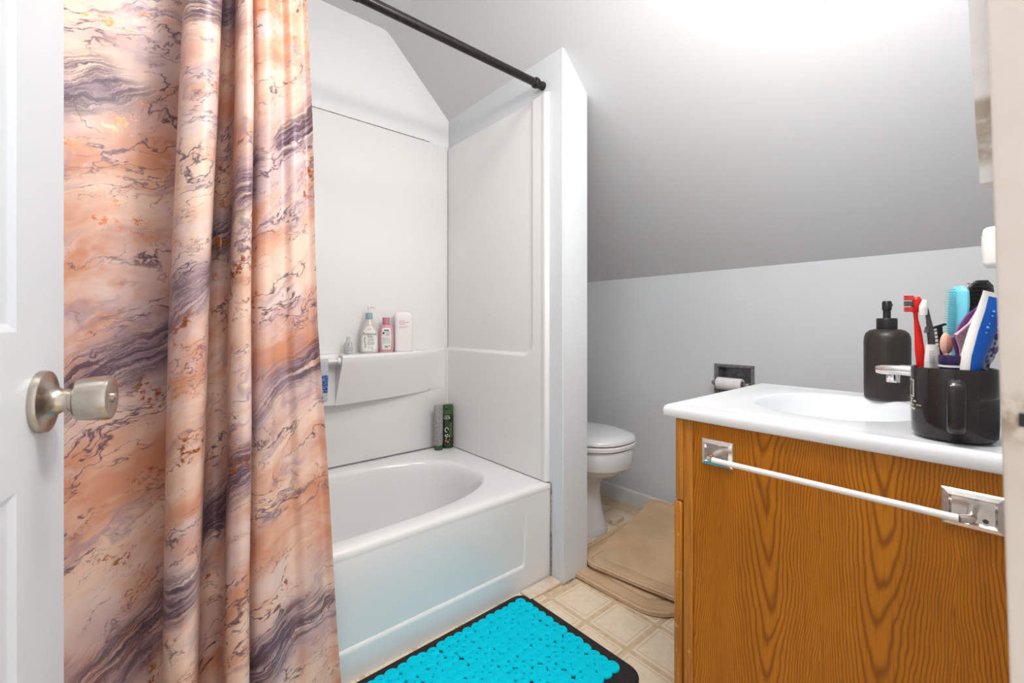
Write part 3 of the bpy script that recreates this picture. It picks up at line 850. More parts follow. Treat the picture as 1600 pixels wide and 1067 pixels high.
for k in range(NZc+1):
    z = CZ0+(CZ1-CZ0)*k/NZc; row = []
    hs = (z-CZ0)/(CZ1-CZ0)
    for i, p in enumerate(pc):
        xm = p.x
        if z > ZM: s = (z-ZM)/(1.87-ZM); X_ = remap(xm, kmi2)+(remap(xm, ktop)-remap(xm, kmi2))*min(s, 1.05)
        else: s = (ZM-z)/(ZM-.04); X_ = remap(xm, kmi2)+(remap(xm, kbot)-remap(xm, kmi2))*s
        amp = 1.0-.35*max(0, (z-1.5)/.4)
        Yc = 1.262; off = -.080*(1-hs)
        Y_ = 1.290+(p.y-1.290)*amp+off-.018*hs
        Y_ += .004*mnoise.noise(Vector((arc[i]*9, z*3.0, 0)))*(1-.6*hs)
        X_ += .0035*mnoise.noise(Vector((arc[i]*7, z*2.2, 5)))
        if z < .40: Y_ = min(Y_, TF-.006)
        v = bm.verts.new((X_, Y_, z)); row.append(v); info[v] = (arc[i], z)
    rows.append(row)
for a, b_ in zip(rows, rows[1:]):
    for i in range(len(pc)-1):
        f = bm.faces.new((a[i], a[i+1], b_[i+1], b_[i]))
        for l in f.loops: l[uvl].uv = info[l.vert]
cur = thing('shower_curtain', 'peach satin shower curtain with purple-grey marble veins and copper flakes', 'curtain', (0, 0, 0))
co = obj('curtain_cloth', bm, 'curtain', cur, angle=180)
# hooks along the rod
for i in range(7):
    xh = -.27+.098*i
    pts = [(xh, RY+.024*sin(a), RZ-.006+.026*cos(a)) for a in [2*pi*k/20 for k in range(21)]]
    obj('curtain_ring', tube(bmesh.new(), pts, .0018, 8, up=Vector((1, 0, 0)), cap=False), 'nickel', cur)

# ------------------------------------------------------------------ toilet
TX = 1.668
toi = thing('toilet', 'white porcelain toilet with closed lid in the alcove behind the partition', 'toilet', (TX, 1.55, 0)); toi.scale = (1, 1, 1.06)
def egg(hw, y0, y1, z, n=44, sq=2.3, yb=None):
    out = []; cy_ = y0+(y1-y0)*.45
    for i in range(n):
        a = 2*pi*i/n; c, s = cos(a), sin(a)
        ly = (cy_-y0) if s < 0 else (y1-cy_)
        out.append((hw*math.copysign(abs(c)**(2/sq), c), cy_-1.55+ly*math.copysign(abs(s)**(2/sq), s), z))
    return out
bm = bmesh.new()
loft(bm, [egg(.122, 1.300, 1.80, 0), egg(.125, 1.298, 1.80, .012), egg(.120, 1.305, 1.79, .03), egg(.102, 1.325, 1.78, .10), egg(.093, 1.335, 1.77, .18), egg(.095, 1.328, 1.76, .235), egg(.112, 1.290, 1.75, .262), egg(.140, 1.232, 1.74, .285), egg(.158, 1.200, 1.735, .305), egg(.164, 1.192, 1.735, .318), egg(.176, 1.180, 1.74, .322), egg(.182, 1.172, 1.745, .345), egg(.183, 1.168, 1.745, .395), egg(.178, 1.172, 1.742, .404)])
obj('bowl', bm, 'porcelain', toi, angle=50)
bm = bmesh.new()
loft(bm, [egg(.178, 1.176, 1.62, .4065), egg(.187, 1.164, 1.625, .411), egg(.188, 1.162, 1.625, .424), egg(.182, 1.168, 1.62, .4285)])
obj('seat', bm, 'white_pl', toi, angle=50)
bm = bmesh.new()
loft(bm, [egg(.180, 1.170, 1.625, .4325), egg(.187, 1.163, 1.63, .436), egg(.187, 1.163, 1.63, .444), egg(.178, 1.172, 1.622, .455), egg(.13, 1.225, 1.57, .464), egg(.05, 1.33, 1.47, .468)])
obj('lid', bm, 'porcelain', toi, angle=50)
obj('tank', bx(-.22, .22, 1.77-1.55, 1.95-1.55, .39, .74, .02, 3), 'porcelain', toi)
obj('tank_lid', bx(-.23, .23, 1.755-1.55, 1.955-1.55, .741, .775, .012, 3), 'porcelain', toi)
obj('hinge', bx(-.09, .09, 1.615-1.55, 1.64-1.55, .4065, .445, .006), 'porcelain', toi)
# wood offcut beside it
wb = obj('wood_block', bx(1.80, 1.88, 1.332, 1.362, .0022, .024, .002), 'bare_wood'); origin(wb, (1.84, 1.347, .0022))
tag(wb, 'small pale wooden offcut on the floor beside the toilet foot', 'wood block')

# ------------------------------------------------------------------ recessed paper holder
ph = thing('paper_holder', 'tarnished chrome recessed toilet paper holder in the knee wall', 'paper holder', (XK, (HY0+HY1)/2, HZ0))
def P2(x_, y_, z_): return (x_, y_-(HY0+HY1)/2, z_-HZ0)
bm = bmesh.new()
def fr(i, x_): return [P2(x_, HY0+i, HZ0+i), P2(x_, HY1-i, HZ0+i), P2(x_, HY1-i, HZ1-i), P2(x_, HY0+i, HZ1-i)]
loft(bm, [fr(-.014, -.001), fr(-.014, -.007), fr(-.011, -.010), fr(-.002, -.010), fr(.004, -.004), fr(.006, .02), fr(.012, .06)], cap0=False)
obj('housing', bm, 'dark_chrome', ph, smooth=False)
for y_ in (HY0+.006, HY1-.006):
    s_ = 1 if y_ > .87 else -1
    bm = bx(-.05, .02, y_-(HY0+HY1)/2-.005, y_-(HY0+HY1)/2+.005, .028, .048, .003)
    obj('arm', bm, 'dark_chrome', ph)
    Mx = Matrix.Translation((-.042, y_-(HY0+HY1)/2, .038)) @ Matrix.Rotation(pi/2, 4, 'X')
    obj('arm_end', lathe([(.0005, -.012), (.010, -.012), (.012, -.004), (.012, .004), (.010, .012), (.0005, .012)], 20, mtx=Mx), 'dark_chrome', ph)
Mx = Matrix.Rotation(pi/2, 4, 'X')
rl = thing('toilet_roll', 'nearly used up white toilet paper roll on the recessed holder', 'toilet roll', (XK-.042, .876, HZ0+.038))
obj('paper', lathe([(.0185, -.054), (.027, -.054), (.0275, -.052), (.0275, .052), (.027, .054), (.0185, .054)], 36, mtx=Mx, cap0=False, cap1=False), 'paper', rl)
obj('core', lathe([(.0185, -.0545), (.0185, .0545), (.017, .0545), (.017, -.0545)], 30, mtx=Mx, cap0=False, cap1=False), 'bare_wood', rl)
obj('spindle', lathe([(.0005, -.056), (.008, -.056), (.008, .056), (.0005, .056)], 20, mtx=Mx), 'dark_chrome', rl)

# ------------------------------------------------------------------ rugs by the toilet
def rug(name, label, cx_, cy_, wx, wy, r, rot, zbase, thick, deform, border=.075):
    bm = bmesh.new(); rings = []
    prof_ = [(0.0, 0), (0.0, thick*.55), (.003, thick*.9), (.010, thick), (.016, thick*.92), (.019, thick*.5), (.022, thick*.95)]
    ins = .03
    while ins < border-.008: prof_.append((ins, thick*1.05)); ins += .014
    prof_ += [(border-.006, thick*1.0), (border, thick*.35), (border+.006, thick*1.02)]
    ins = border+.02; mxi = min(wx, wy)/2-.02
    while ins < mxi: prof_.append((ins, thick*1.12)); ins += .018
    base_n = 14
    for i_, z_ in prof_:
        rr_ = max(r-i_*.75, .004)
        pts = []
        o_ = rrect(wx-2*i_, wy-2*i_, rr_, base_n)
        # subdivide straights
        full = []
        for a, b_ in zip(o_, o_[1:]+o_[:1]):
            full.append(a)
            if o_.index(a) % (base_n+1) == base_n:
                for q_ in range(1, 16): full.append((a[0]+(b_[0]-a[0])*q_/16, a[1]+(b_[1]-a[1])*q_/16))
        for a in full:
            pts.append(Vector((a[0], a[1], zbase+z_)))
        rings.append(pts)
    c_, s_ = cos(rot), sin(rot)
    for rg in rings:
        for p_ in rg:
            X_, Y_ = cx_+p_.x*c_-p_.y*s_, cy_+p_.x*s_+p_.y*c_
            dz, dx = deform(X_, Y_)
            p_.x, p_.y, p_.z = X_+dx, Y_, p_.z+dz
    loft(bm, rings, True, True)
    o = obj(name, bm, 'rug', angle=60); origin(o, (cx_, cy_, zbase)); tag(o, label, 'rug')
    # bound edge
    bm = bmesh.new(); loop = [p_.copy() for p_ in rings[2]]
    rr2 = []
    n = len(loop)
    for i in range(n):
        p_ = loop[i]; d_ = (loop[(i+1) % n]-loop[i-1]).normalized(); a_ = Vector((d_.y, -d_.x, 0)).normalized(); up_ = Vector((0, 0, 1))
        rr2.append([bm.verts.new(p_+(a_*cos(2*pi*k/8)+up_*sin(2*pi*k/8))*.0045-Vector((cx_, cy_, zbase))) for k in range(8)])
    for i in range(n):
        a, b_ = rr2[i], rr2[(i+1) % n]
        for k in range(8): bm.faces.new((a[k], a[(k+1) % 8], b_[(k+1) % 8], b_[k]))
    obj('bound_edge', bm, 'rug_edge', o)
    return o
def df1(x_, y_):
    return .004*mnoise.noise(Vector((x_*5, y_*5, 0)))+.004, 0.0
def df2(x_, y_):
    up_ = sstep(1.90, 2.12, x_)
    return .005*mnoise.noise(Vector((x_*6, y_*6, 3)))+.008*sstep(1.55, 1.40, x_)+.075*up_, -.055*up_
rug('bath_rug', 'beige plush rug underneath, its rounded corner sticking out', 1.685, 1.026, .74, .51, .13, radians(2), .0022, .012, df1)
rug('bath_rug', 'beige plush rug on top of another, edge curled against the baseboard', 1.755, .975, .70, .52, .06, radians(9), .021, .013, df2)

# ------------------------------------------------------------------ turquoise bath mat
MX0, MX1, MY0, MY1 = .33, 1.088, .694, 1.209
mc = ((MX0+MX1)/2, (MY0+MY1)/2)
bmat = thing('bath_mat', 'black bath mat covered with turquoise rubbery discs beside the tub', 'bath mat', (mc[0], mc[1], .0020), radians(.8))
bm = bmesh.new()
loft(bm, [[(a, b_, z_) for a, b_ in rrect(MX1-MX0-2*i_, MY1-MY0-2*i_, .05, 8)] for i_, z_ in ((0, 0), (0, .005), (.0015, .007), (.004, .008))])
obj('backing', bm, 'mat_black', bmat)
def disc_mesh(r, hole):
    seg = 20
    prof_ = [(r, 0), (r, .0035), (r*.93, .0055), (r*.72, .0065), (r*.66, .0056), (r*.60, .0063), (r*.40, .0068)]
    prof_ += [(r*.22, .0064), (r*.16, .0025), (.0002, .0022)] if hole else [(r*.30, .0060), (r*.24, .0066), (.0003, .0068)]
    return lathe(prof_, seg, cap0=False)
variants = []
sp_x, sp_y = .0325, .0325
ax0, ax1, ay0, ay1 = MX0+.045, MX1-.037, MY0+.085, MY1-.026
nxd, nyd = int((ax1-ax0)/sp_x)+1, int((ay1-ay0)/sp_y)+1
rng = random.Random(11)
for i in range(nxd):
    for j in range(nyd):
        x_ = ax1-.014-i*sp_x+rng.uniform(-.0035, .0035)-mc[0]; y_ = ay1-.020-j*sp_y+rng.uniform(-.0035, .0035)-mc[1]
        kk = rng.randrange(4)
        key = kk
        if len(variants) < 4:
            o = obj('disc', disc_mesh((.0195, .0215, .0190, .0205)[len(variants)], len(variants) % 2 == 0), 'turq', bmat, angle=60); variants.append(o.data)
        else:
            o = bpy.data.objects.new('disc', variants[kk]); C.objects.link(o); o.parent = bmat
        o.location = (x_, y_, .0078+rng.uniform(0, .0012)); o.rotation_euler = (rng.uniform(-.04, .04), rng.uniform(-.04, .04), 0)

# ------------------------------------------------------------------ vanity
VX0, VX1, VY0, VY1, VZ = 1.014, 1.602, YD+.002, .565, .768
van = thing('vanity_cabinet', 'orange oak vanity cabinet standing against the door wall', 'vanity', (VX0, VY0, 0))
def V(bm):
    for v in bm.verts: v.co -= Vector((VX0, VY0, 0))
    return bm
sp_ = obj('side_panel', V(bx(VX0, VX0+.014, VY0, .5195, 0.003, VZ)), 'oak', van)
obj('side_panel', V(bx(VX1-.014, VX1, VY0, .5195, 0.003, VZ)), 'oak', van)
obj('back_panel', V(bx(VX0+.015, VX1-.015, VY0, VY0+.008, .003, VZ)), 'oak', van)
bm = bmesh.new()
box(bm, VX0-.003, VX0+.045, .5205, .5440, .003, VZ, .0015); box(bm, VX1-.045, VX1+.003, .5205, .5440, .003, VZ, .0015)
box(bm, VX0+.046, VX1-.046, .5205, .5440, VZ-.04, VZ, .0015); box(bm, VX0+.046, VX1-.046, .5205, .5440, .003, .10, .0015)
box(bm, VX0+.046, VX1-.046, .5205, .5440, .555, .59, .0015)
obj('face_frame', V(bm), 'oak_edge', van)
obj('false_front', V(bx(VX0-.003, VX1+.003, .5445, .5655, .569, VZ, .003)), 'oak_edge', van)
xm_ = (VX0+VX1)/2
for a, b_ in ((VX0-.005, xm_-.002), (xm_+.002, VX1+.005)):
    dr = obj('cabinet_door', V(bx(a, b_, .5475, .5690, .035, .565, .004)), 'oak_edge', van)
    kx_ = b_-.03 if a < xm_-.1 else a+.03
    obj('knob', V(lathe([(.0005, .0), (.007, 0), (.006, .012), (.013, .018), (.011, .025), (.0005, .027)], 20, mtx=Matrix.Translation((kx_, .5690, .50)) @ Matrix.Rotation(-pi/2, 4, 'X'))), 'nickel', dr)
# countertop with moulded basin
CX0, CX1, CY0, CY1, CZ = 1.000, 1.614, YD+.0005, .592, .800
ct = thing('sink_countertop', 'white moulded sink top with oval basin on the oak vanity', 'sink', ((CX0+CX1)/2, .30, VZ+.001))
cc = Vector(((CX0+CX1)/2, .30, VZ+.001))
bcx2, bcy2, ba2, bb2 = 1.335, .318, .195, .165
angs2 = set()
for i in range(96): angs2.add(round(2*pi*i/96-pi, 5))
for sx_ in (CX0, CX1):
    for sy_ in (CY0, CY1): angs2.add(round(atan2(sy_-bcy2, sx_-bcx2), 5))
angs2 = sorted(a for a in angs2 if a > -pi+1e-4)
def crect(a, ins, z):
    c, s = cos(a), sin(a)
    tx = ((CX1-ins if c > 0 else CX0+ins)-bcx2)/c if abs(c) > 1e-6 else 1e9
    ty = ((CY1-ins if s > 0 else CY0)-bcy2)/s if abs(s) > 1e-6 else 1e9
    k = min(tx, ty); return Vector((bcx2+k*c, bcy2+k*s, z))-cc
def coval(a, sc, z):
    c, s = cos(a), sin(a); A, B = ba2*sc, bb2*sc
    k = (abs(c/A)**2.2+abs(s/B)**2.2)**(-1/2.2); return Vector((bcx2+k*c, bcy2+k*s, z))-cc
bm = bmesh.new(); rings = [[crect(a, .02, VZ+.001) for a in angs2], [crect(a, .004, VZ+.002) for a in angs2], [crect(a, .0006, VZ+.006) for a in angs2], [crect(a, 0, CZ-.012) for a in angs2], [crect(a, .002, CZ-.004) for a in angs2], [crect(a, .007, CZ) for a in angs2], [crect(a, .014, CZ-.0003) for a in angs2], [crect(a, .040, CZ-.0022) for a in angs2], [crect(a, .060, CZ-.003) for a in angs2]]
for sc, z in ((1.06, CZ-.003), (1.02, CZ-.0045), (.985, CZ-.009), (.95, CZ-.022), (.88, CZ-.055), (.76, CZ-.090), (.58, CZ-.112), (.35, CZ-.122), (.12, CZ-.126)):
    rings.append([coval(a, sc, z) for a in angs2])
loft(bm, rings, cap0=False)
obj('top', bm, 'counter', ct, angle=50)
bm = bx(CX0+.002, CX1-.002, CY0, CY0+.016, CZ-.002, CZ+.075, .004)
for v in bm.verts: v.co -= cc
obj('backsplash', bm, 'counter', ct)
bm = lathe([(.0005, 0), (.022, 0), (.022, .003), (.0005, .004)], 24, (bcx2, bcy2, CZ-.126))
for v in bm.verts: v.co -= cc
obj('drain', bm, 'chrome', ct)
# faucet
fx, fy = 1.33, .085
fa = thing('faucet', 'chrome sink faucet reaching over the basin behind the black mug', 'faucet', (fx, fy, CZ-.0028))
bm = bmesh.new()
loft(bm, [[(a, b_, z_) for a, b_ in rrect(.16-2*i_, .05-2*i_, .024-i_, 6)] for i_, z_ in ((0, 0), (0, .010), (.004, .016), (.01, .019))])
obj('base', bm, 'chrome', fa)
bm = bmesh.new()
ptsf = [((0, -.01, .015), .022, .020), ((0, -.006, .05), .020, .018), ((0, .010, .082), .020, .017), ((0, .05, .096), .020, .013), ((0, .10, .098), .019, .012), ((0, .137, .0965), .017, .011), ((0, .148, .096), .013, .008)]
rg = []
for i, (p_, a_, b_) in enumerate(ptsf):
    q0, q1 = Vector(ptsf[max(i-1, 0)][0]), Vector(ptsf[min(i+1, len(ptsf)-1)][0])
    d_ = (q1-q0).normalized(); n_ = Vector((1, 0, 0)); u_ = d_.cross(n_)
    rg.append([Vector(p_)+n_*a_*math.copysign(abs(cos(2*pi*k/24))**.6, cos(2*pi*k/24))+u_*b_*math.copysign(abs(sin(2*pi*k/24))**.6, sin(2*pi*k/24)) for k in range(24)])
loft(bm, rg)
MT['faucet'] = speckled('bright_chrome', (.82, .79, .77), (.78, .75, .73), 20, .12, metal=1.0)
spt = obj('spout', bm, 'faucet', fa, angle=50)
obj('aerator', lathe([(.0005, .068), (.0115, .068), (.0125, .071), (.0125, .088), (.0005, .088)], 24, (0, .118, 0)), 'faucet', spt)
for s_ in (-1, 1):
    obj('handle', lathe([(.012, .018), (.016, .022), (.018, .045), (.014, .052), (.0005, .053)], 24, (s_*.055, 0, 0)), 'faucet', fa)

# towel bar on the side of the vanity
tbX, tbZ = VX0-.0005, .703
tw = thing('towel_bar', 'slim chrome towel bar screwed to the side of the oak vanity', 'towel bar', (tbX, .26, tbZ))
for yc in (.4625, .0575):
    bm = bmesh.new()
    def rq(hw, hh, x_): return [(x_, yc-.26-hw, -hh), (x_, yc-.26+hw, -hh), (x_, yc-.26+hw, hh), (x_, yc-.26-hw, hh)]
    hw = .036
    loft(bm, [rq(hw, .030, 0), rq(hw, .030, -.003), rq(hw-.002, .028, -.005), rq(hw-.009, .021, -.0085), rq(hw-.012, .018, -.0045)])
    pl_ = obj('mounting_plate', bm, 'chrome', tw, smooth=False)
    bm = bmesh.new(); tube(bm, smooth_path([(-.004, yc-.26, .002), (-.028, yc-.26, .001), (-.044, yc-.26, -.001), (-.0525, yc-.26+(-.012 if yc > .2 else .012), -.002)], 5), .0062, 14)
    obj('post', bm, 'chrome', pl_)
    for s_ in (-1, 1):
        obj('screw', lathe([(.0005, 0), (.0035, 0), (.003, .0012), (.0005, .0015)], 14, mtx=Matrix.Translation((-.0048, yc-.26+s_*.014, -.012)) @ Matrix.Rotation(-pi/2, 4, 'Y')), 'grey_pl', pl_)
bm = bmesh.new(); tube(bm, [(-.0525, .4505-.26, -.002), (-.0525, .0695-.26, -.002)], .0058, 16)
obj('bar', bm, 'white_pl', tw)

# ------------------------------------------------------------------ soap dispenser
sd = thing('soap_dispenser', 'dark brown soap dispenser with black pump at the far end of the sink top', 'soap dispenser', (1.552, .250, CZ-.0030), radians(25)); sd.scale = (1.0, 1.0, 1.06)
obj('body', lathe([(.001, 0), (.046, 0), (.0485, .003), (.0495, .02), (.0500, .145), (.0490, .158), (.0455, .168), (.038, .175), (.028, .178), (.0215, .179), (.001, .179)], 56), 'disp', sd)
obj('collar', lathe([(.001, .1785), (.0220, .1785), (.0225, .181), (.0225, .203), (.0212, .206), (.001, .206)], 40), 'black_pl', sd)
bm = lathe([(.001, .205), (.0085, .205), (.0085, .226), (.0105, .228), (.0105, .247), (.0085, .250), (.001, .250)], 28)
tube(bm, [(0, 0, .243), (.012, -.010, .2435), (.022, -.017, .240)], [.006, .0042, .003], 12)
obj('pump', bm, 'black_pl', sd)

# ------------------------------------------------------------------ mug
MUGC = Vector((1.099, .0865, CZ-.0012)); MR, MH = .0560, .1245
mg = thing('black_mug', 'wide glossy black mug crammed with brushes and tubes on the sink top', 'mug', MUGC)
obj('cup', lathe([(.0005, 0), (.048, 0), (.0510, .002), (MR-.001, .008), (MR, .03), (MR, MH-.003), (MR-.0012, MH), (MR-.0035, MH-.001), (MR-.0045, MH-.006), (MR-.0045, .008), (.0005, .007)], 64, cap1=True), 'mug', mg)
hdir = Vector((-.993, -.12, 0)).normalized(); hs_ = Vector((0, 0, 1))
pth = smooth_path([hdir*(MR-.003)+hs_*.100, hdir*(MR+.016)+hs_*.104, hdir*(MR+.029)+hs_*.092, hdir*(MR+.031)+hs_*.060, hdir*(MR+.024)+hs_*.030, hdir*(MR-.002)+hs_*.020], 7)
bm = bmesh.new(); side = hdir.cross(hs_); rg = []
for i, p_ in enumerate(pth):
    d_ = (pth[min(i+1, len(pth)-1)]-pth[max(i-1, 0)]).normalized(); n_ = d_.cross(side)
    rg.append([p_+side*.0115*math.copysign(abs(cos(2*pi*k/20))**.75, cos(2*pi*k/20))+n_*.0062*math.copysign(abs(sin(2*pi*k/20))**.75, sin(2*pi*k/20)) for k in range(20)])
loft(bm, rg)
obj('handle', bm, 'mug', mg, angle=60)
def mug_patch(bm, a0, a1, z0, z1):     # degrees round the mug, from +y towards -x
    rows = []
    for z in (z0, z1):
        rows.append([bm.verts.new((-(MR+.0004)*sin(radians(1.45*(a0+(a1-a0)*i/4))), (MR+.0004)*cos(radians(1.45*(a0+(a1-a0)*i/4))), z)) for i in range(5)])
    for i in range(4): bm.faces.new((rows[0][i], rows[0][i+1], rows[1][i+1], rows[1][i]))
bm = bmesh.new()
for pa in ((-12, 22, .098, .1005), (-12, 22, .069, .0715), (19, 22, .0715, .098), (-12, 12, .078, .087), (-12, 8, .074, .078), (-10, 20, .0655, .0672), (14, 17, .056, .0655), (-10, 9, .0585, .0610), (-6, 22, .0545, .0562), (-8, 24, .0465, .0500), (20, 26, .0605, .0635), (26, 34, .0555, .0570)):
    mug_patch(bm, *pa)
obj('print', bm, 'mug_print', mg)

# things standing in the mug; axes: toward screen right, up, and depth
ER, EU, EF = RT.copy(), Vector((0, 0, 1)), FW.copy()
GRP = 'bathroom tools standing in the black mug'
def stick(name, material, pts, rads, root, sq=1.0, seg=14, n=6, parent=None):
    ps = smooth_path(pts, n) if len(pts) > 2 else [Vector(p_) for p_ in pts]
    m_ = len(ps); rr_ = []
    for i in range(m_):
        f = i/(m_-1)*(len(rads)-1); k = min(int(f), len(rads)-2); rr_.append(rads[k]+(rads[k+1]-rads[k])*(f-k))
    bm = bmesh.new(); tube(bm, [p_-root for p_ in ps], rr_, seg, sq, up=-EF)
    return bm
def item(name, label, cat, base): return thing(name, label, cat, base, 0, GRP)
# 1 red toothbrush
D1 = .812
base = at(1456, 650, .80)
tb1 = item('toothbrush', 'red toothbrush with red and charcoal bristles in the black mug', 'toothbrush', base)
obj('handle', stick('h', 0, [base, at(1441, 590, D1), at(1437, 548, D1), at(1434.5, 520, D1), at(1431.5, 500, D1), at(1430, 484, D1)], [.0055, .0062, .0078, .0060, .0036, .0040], base, .75), 'red_pl', tb1)
hdm = obj('head', stick('h', 0, [at(1430.5, 488, D1), at(1431, 478, D1), at(1433, 468, D1), at(1432.5, 463.5, D1)], [.0050, .0074, .0070, .0032], base, .8), 'red_pl', tb1)
for k, (py, mm) in enumerate(((465.5, 'red_pl'), (474.5, 'grey_pl'), (483.5, 'red_pl'))):
    bm = bmesh.new()
    for a in range(3):
        for c_ in range(3):
            q0 = at(1427, py-2.6+c_*2.6, D1-.005+a*.005); tube(bm, [q0-base, q0-ER*.0165-base], .0016, 6)
    obj('bristles', bm, mm, tb1)
# 2 white handled shaver
D2 = .800
base = at(1468, 645, .79)
it = item('eyebrow_shaver', 'white and charcoal shaver with clear guard in the black mug', 'shaver', base)
bd_ = obj('handle', stick('h', 0, [base, at(1457, 600, D2), at(1456, 565, D2), at(1455.5, 538, D2)], [.0115, .0135, .0130, .0100], base, .55), 'white_pl', it)
bm = bmesh.new()
for k in range(7):
    q0 = at(1452, 566-k*2.8, D2-.0090); q1 = at(1460, 566-k*2.8, D2-.0090); tube(bm, [q0-base, q1-base], .0006, 6)
obj('grip_rib', bm, 'grey_ink', bd_)
obj('neck', stick('h', 0, [at(1456, 540, D2), at(1454, 520, D2), at(1451, 500, D2), at(1447.5, 482, D2)], [.0060, .0060, .0042, .0032], base, .7), 'grey_pl', it)
obj('button', stick('h', 0, [at(1447.5, 520, D2-.003), at(1449.5, 511, D2-.003)], [.0035, .0035], base), 'grey_pl', it)
obj('guard', stick('h', 0, [at(1442.5, 492, D2), at(1442.8, 480, D2), at(1446, 469, D2)], [.0066, .0072, .0045], base, .7), 'white_pl', it)
# 3 black comb
D3 = .812
base = at(1482, 640, .80)
it = item('black_comb', 'small black comb standing behind the shaver in the mug', 'comb', base)
obj('spine', stick('h', 0, [base, at(1473, 560, D3), at(1470, 530, D3), at(1467.5, 508, D3)], [.0045, .0042, .0046, .0050], base, .6), 'black_pl', it)
bm = bmesh.new()
for k in range(6):
    q0 = at(1468.5+k*.5, 510+k*6, D3); tube(bm, [q0-base, q0-ER*.0125-EU*.002-base], .0011, 6)
tube(bm, [at(1459, 512, D3)-base, at(1477, 506.5, D3)-base], .0026, 8)
obj('teeth', bm, 'black_pl', it)
# 4 peach sponge applicator
D4 = .790
base = at(1480, 640, D4)
it = item('makeup_applicator', 'oval peach and brown makeup applicator in the black mug', 'applicator', base)
obj('handle', stick('h', 0, [base, at(1478, 552, D4)], [.004, .004], base), 'peach', it)
Mx = Matrix.Translation(at(1477.5, 537, D4)-base) @ Matrix((( ER.x, EF.x, 0), (ER.y, EF.y, 0), (0, 0, 1))).to_4x4()
bm = bmesh.new(); bmesh.ops.create_uvsphere(bm, u_segments=24, v_segments=14, radius=1.0)
for v in bm.verts: v.co = Mx @ Vector((v.co.x*.0098, v.co.y*.005, v.co.z*.0195))
obj('pad', bm, 'peach', it)
bm = bmesh.new(); bmesh.ops.create_uvsphere(bm, u_segments=24, v_segments=14, radius=1.0)
for v in bm.verts: v.co = Mx @ Vector((v.co.x*.0078+.0028, v.co.y*.0055-.0012, v.co.z*.0172-.001))
obj('sponge', bm, 'brown', it)
# 5 navy pot cap
D5 = .770
q = at(1486, 600, D5)
it = item('navy_tube', 'navy tube with a white band sitting low in the black mug', 'tube', q)
obj('body', lathe([(.001, -.035), (.0150, -.035), (.0150, .0215), (.001, .0215)], 28), 'white_pl', it)
obj('cap', lathe([(.001, .0365), (.0160, .0365), (.0165, .039), (.0165, .048), (.0160, .0505), (.001, .0505)], 28), 'navy', it)
obj('band', lathe([(.001, .022), (.0156, .022), (.0156, .036), (.001, .036)], 28), 'navy', it)
obj('ring', lathe([(.0157, .030), (.0167, .030), (.0167, .0335), (.0157, .0335)], 28, cap0=False, cap1=False), 'white_pl', it)
# 6 aqua hair brush
D6 = .807
base = at(1496, 630, .79)
it = item('aqua_hairbrush', 'aqua hairbrush seen edge on, its teal bristles fanned out', 'hairbrush', base)
obj('handle', stick('h', 0, [base, at(1494, 575, .798), at(1492.5, 545, D6), at(1494, 520, D6)], [.0055, .0050, .0048, .0070], base, 1.2), 'aqua_pl', it)
obj('head', stick('h', 0, [at(1493.5, 528, D6), at(1496, 505, D6), at(1498, 478, D6), at(1499, 456, D6), at(1498.5, 447, D6)], [.0066, .0084, .0086, .0078, .0035], base, 2.1), 'aqua_pl', it)
bm = bmesh.new()
for k in range(19):
    py = 452+k*3.9
    for a in range(4):
        q0 = at(1493.5-(k/18)*2.0, py, D6-.010+a*.0065); tube(bm, [q0-base, q0-ER*(.0175+.002*(a % 2))-EU*(.001-.004*k/18)-base], [.0008, .0005], 5)
obj('bristles', bm, 'aqua_dk', it)
# 7 black paddle brush
D7 = .808
base = at(1504, 630, .79)
it = item('black_hairbrush', 'black vented hairbrush with bristles facing out at the back of the mug', 'hairbrush', base)
obj('handle', stick('h', 0, [base, at(1508, 570, .792), at(1522, 510, D7)], [.006, .006, .007], base), 'black_pl', it)
bm = bmesh.new(); rgs = []
cpts = [((1524, 512), .010), ((1525, 500), .021), ((1527, 480), .027), ((1530, 460), .0275), ((1533, 446), .022), ((1534, 438), .010)]
for (px_, py_), hw in cpts:
    c_ = at(px_, py_, D7+.006)-base
    rgs.append([c_+ER*hw*cos(2*pi*k/20)+EF*.006*sin(2*pi*k/20) for k in range(20)])
loft(bm, rgs); obj('pad', bm, 'black_pl', it)
bm = bmesh.new()
for r_ in range(9):
    for c_ in range(7):
        px_, py_ = 1510+c_*5.8+(r_ % 2)*2.4+(8-r_)*.6-r_*.2, 443+r_*6.4
        if c_ == 6 and r_ in (0, 8): continue
        q0 = at(px_, py_, D7+.001); tube(bm, [q0-base, q0-EF*.009-ER*.013-EU*.001-base], [.0010, .0008], 5)
obj('bristles', bm, 'black_pl', it)
# 8 purple scoop-like comb cover
D8 = .772
base = at(1500, 610, D8)
it = item('purple_pouch', 'purple folded mesh pouch leaning behind the toothpaste tube', 'pouch', base)
def slab(pix, d0, th, root, dd_=0.0):
    bm = bmesh.new(); f = [at(x_, y_, d0+dd_*i)-root for i, (x_, y_) in enumerate(pix)]
    loft(bm, [f, [p_+EF*th for p_ in f]]); return bm
obj('back_leaf', slab([(1499, 590), (1494, 548), (1490, 528), (1500, 508), (1512, 492), (1530.5, 478), (1528, 500), (1515, 560), (1510, 590)], D8+.010, .003, base), 'purple', it)
obj('front_leaf', slab([(1503, 590), (1501, 545), (1493, 522), (1513, 508), (1531, 480), (1530, 494), (1522, 530), (1514, 590)], D8+.004, .003, base, .0004), 'mauve', it)
bm = tube(bmesh.new(), [at(1493, 524, D8+.002)-base, at(1512, 508, D8+.002)-base, at(1530, 491, D8+.002)-base], .0022, 8)
obj('hem', bm, 'mauve', it)
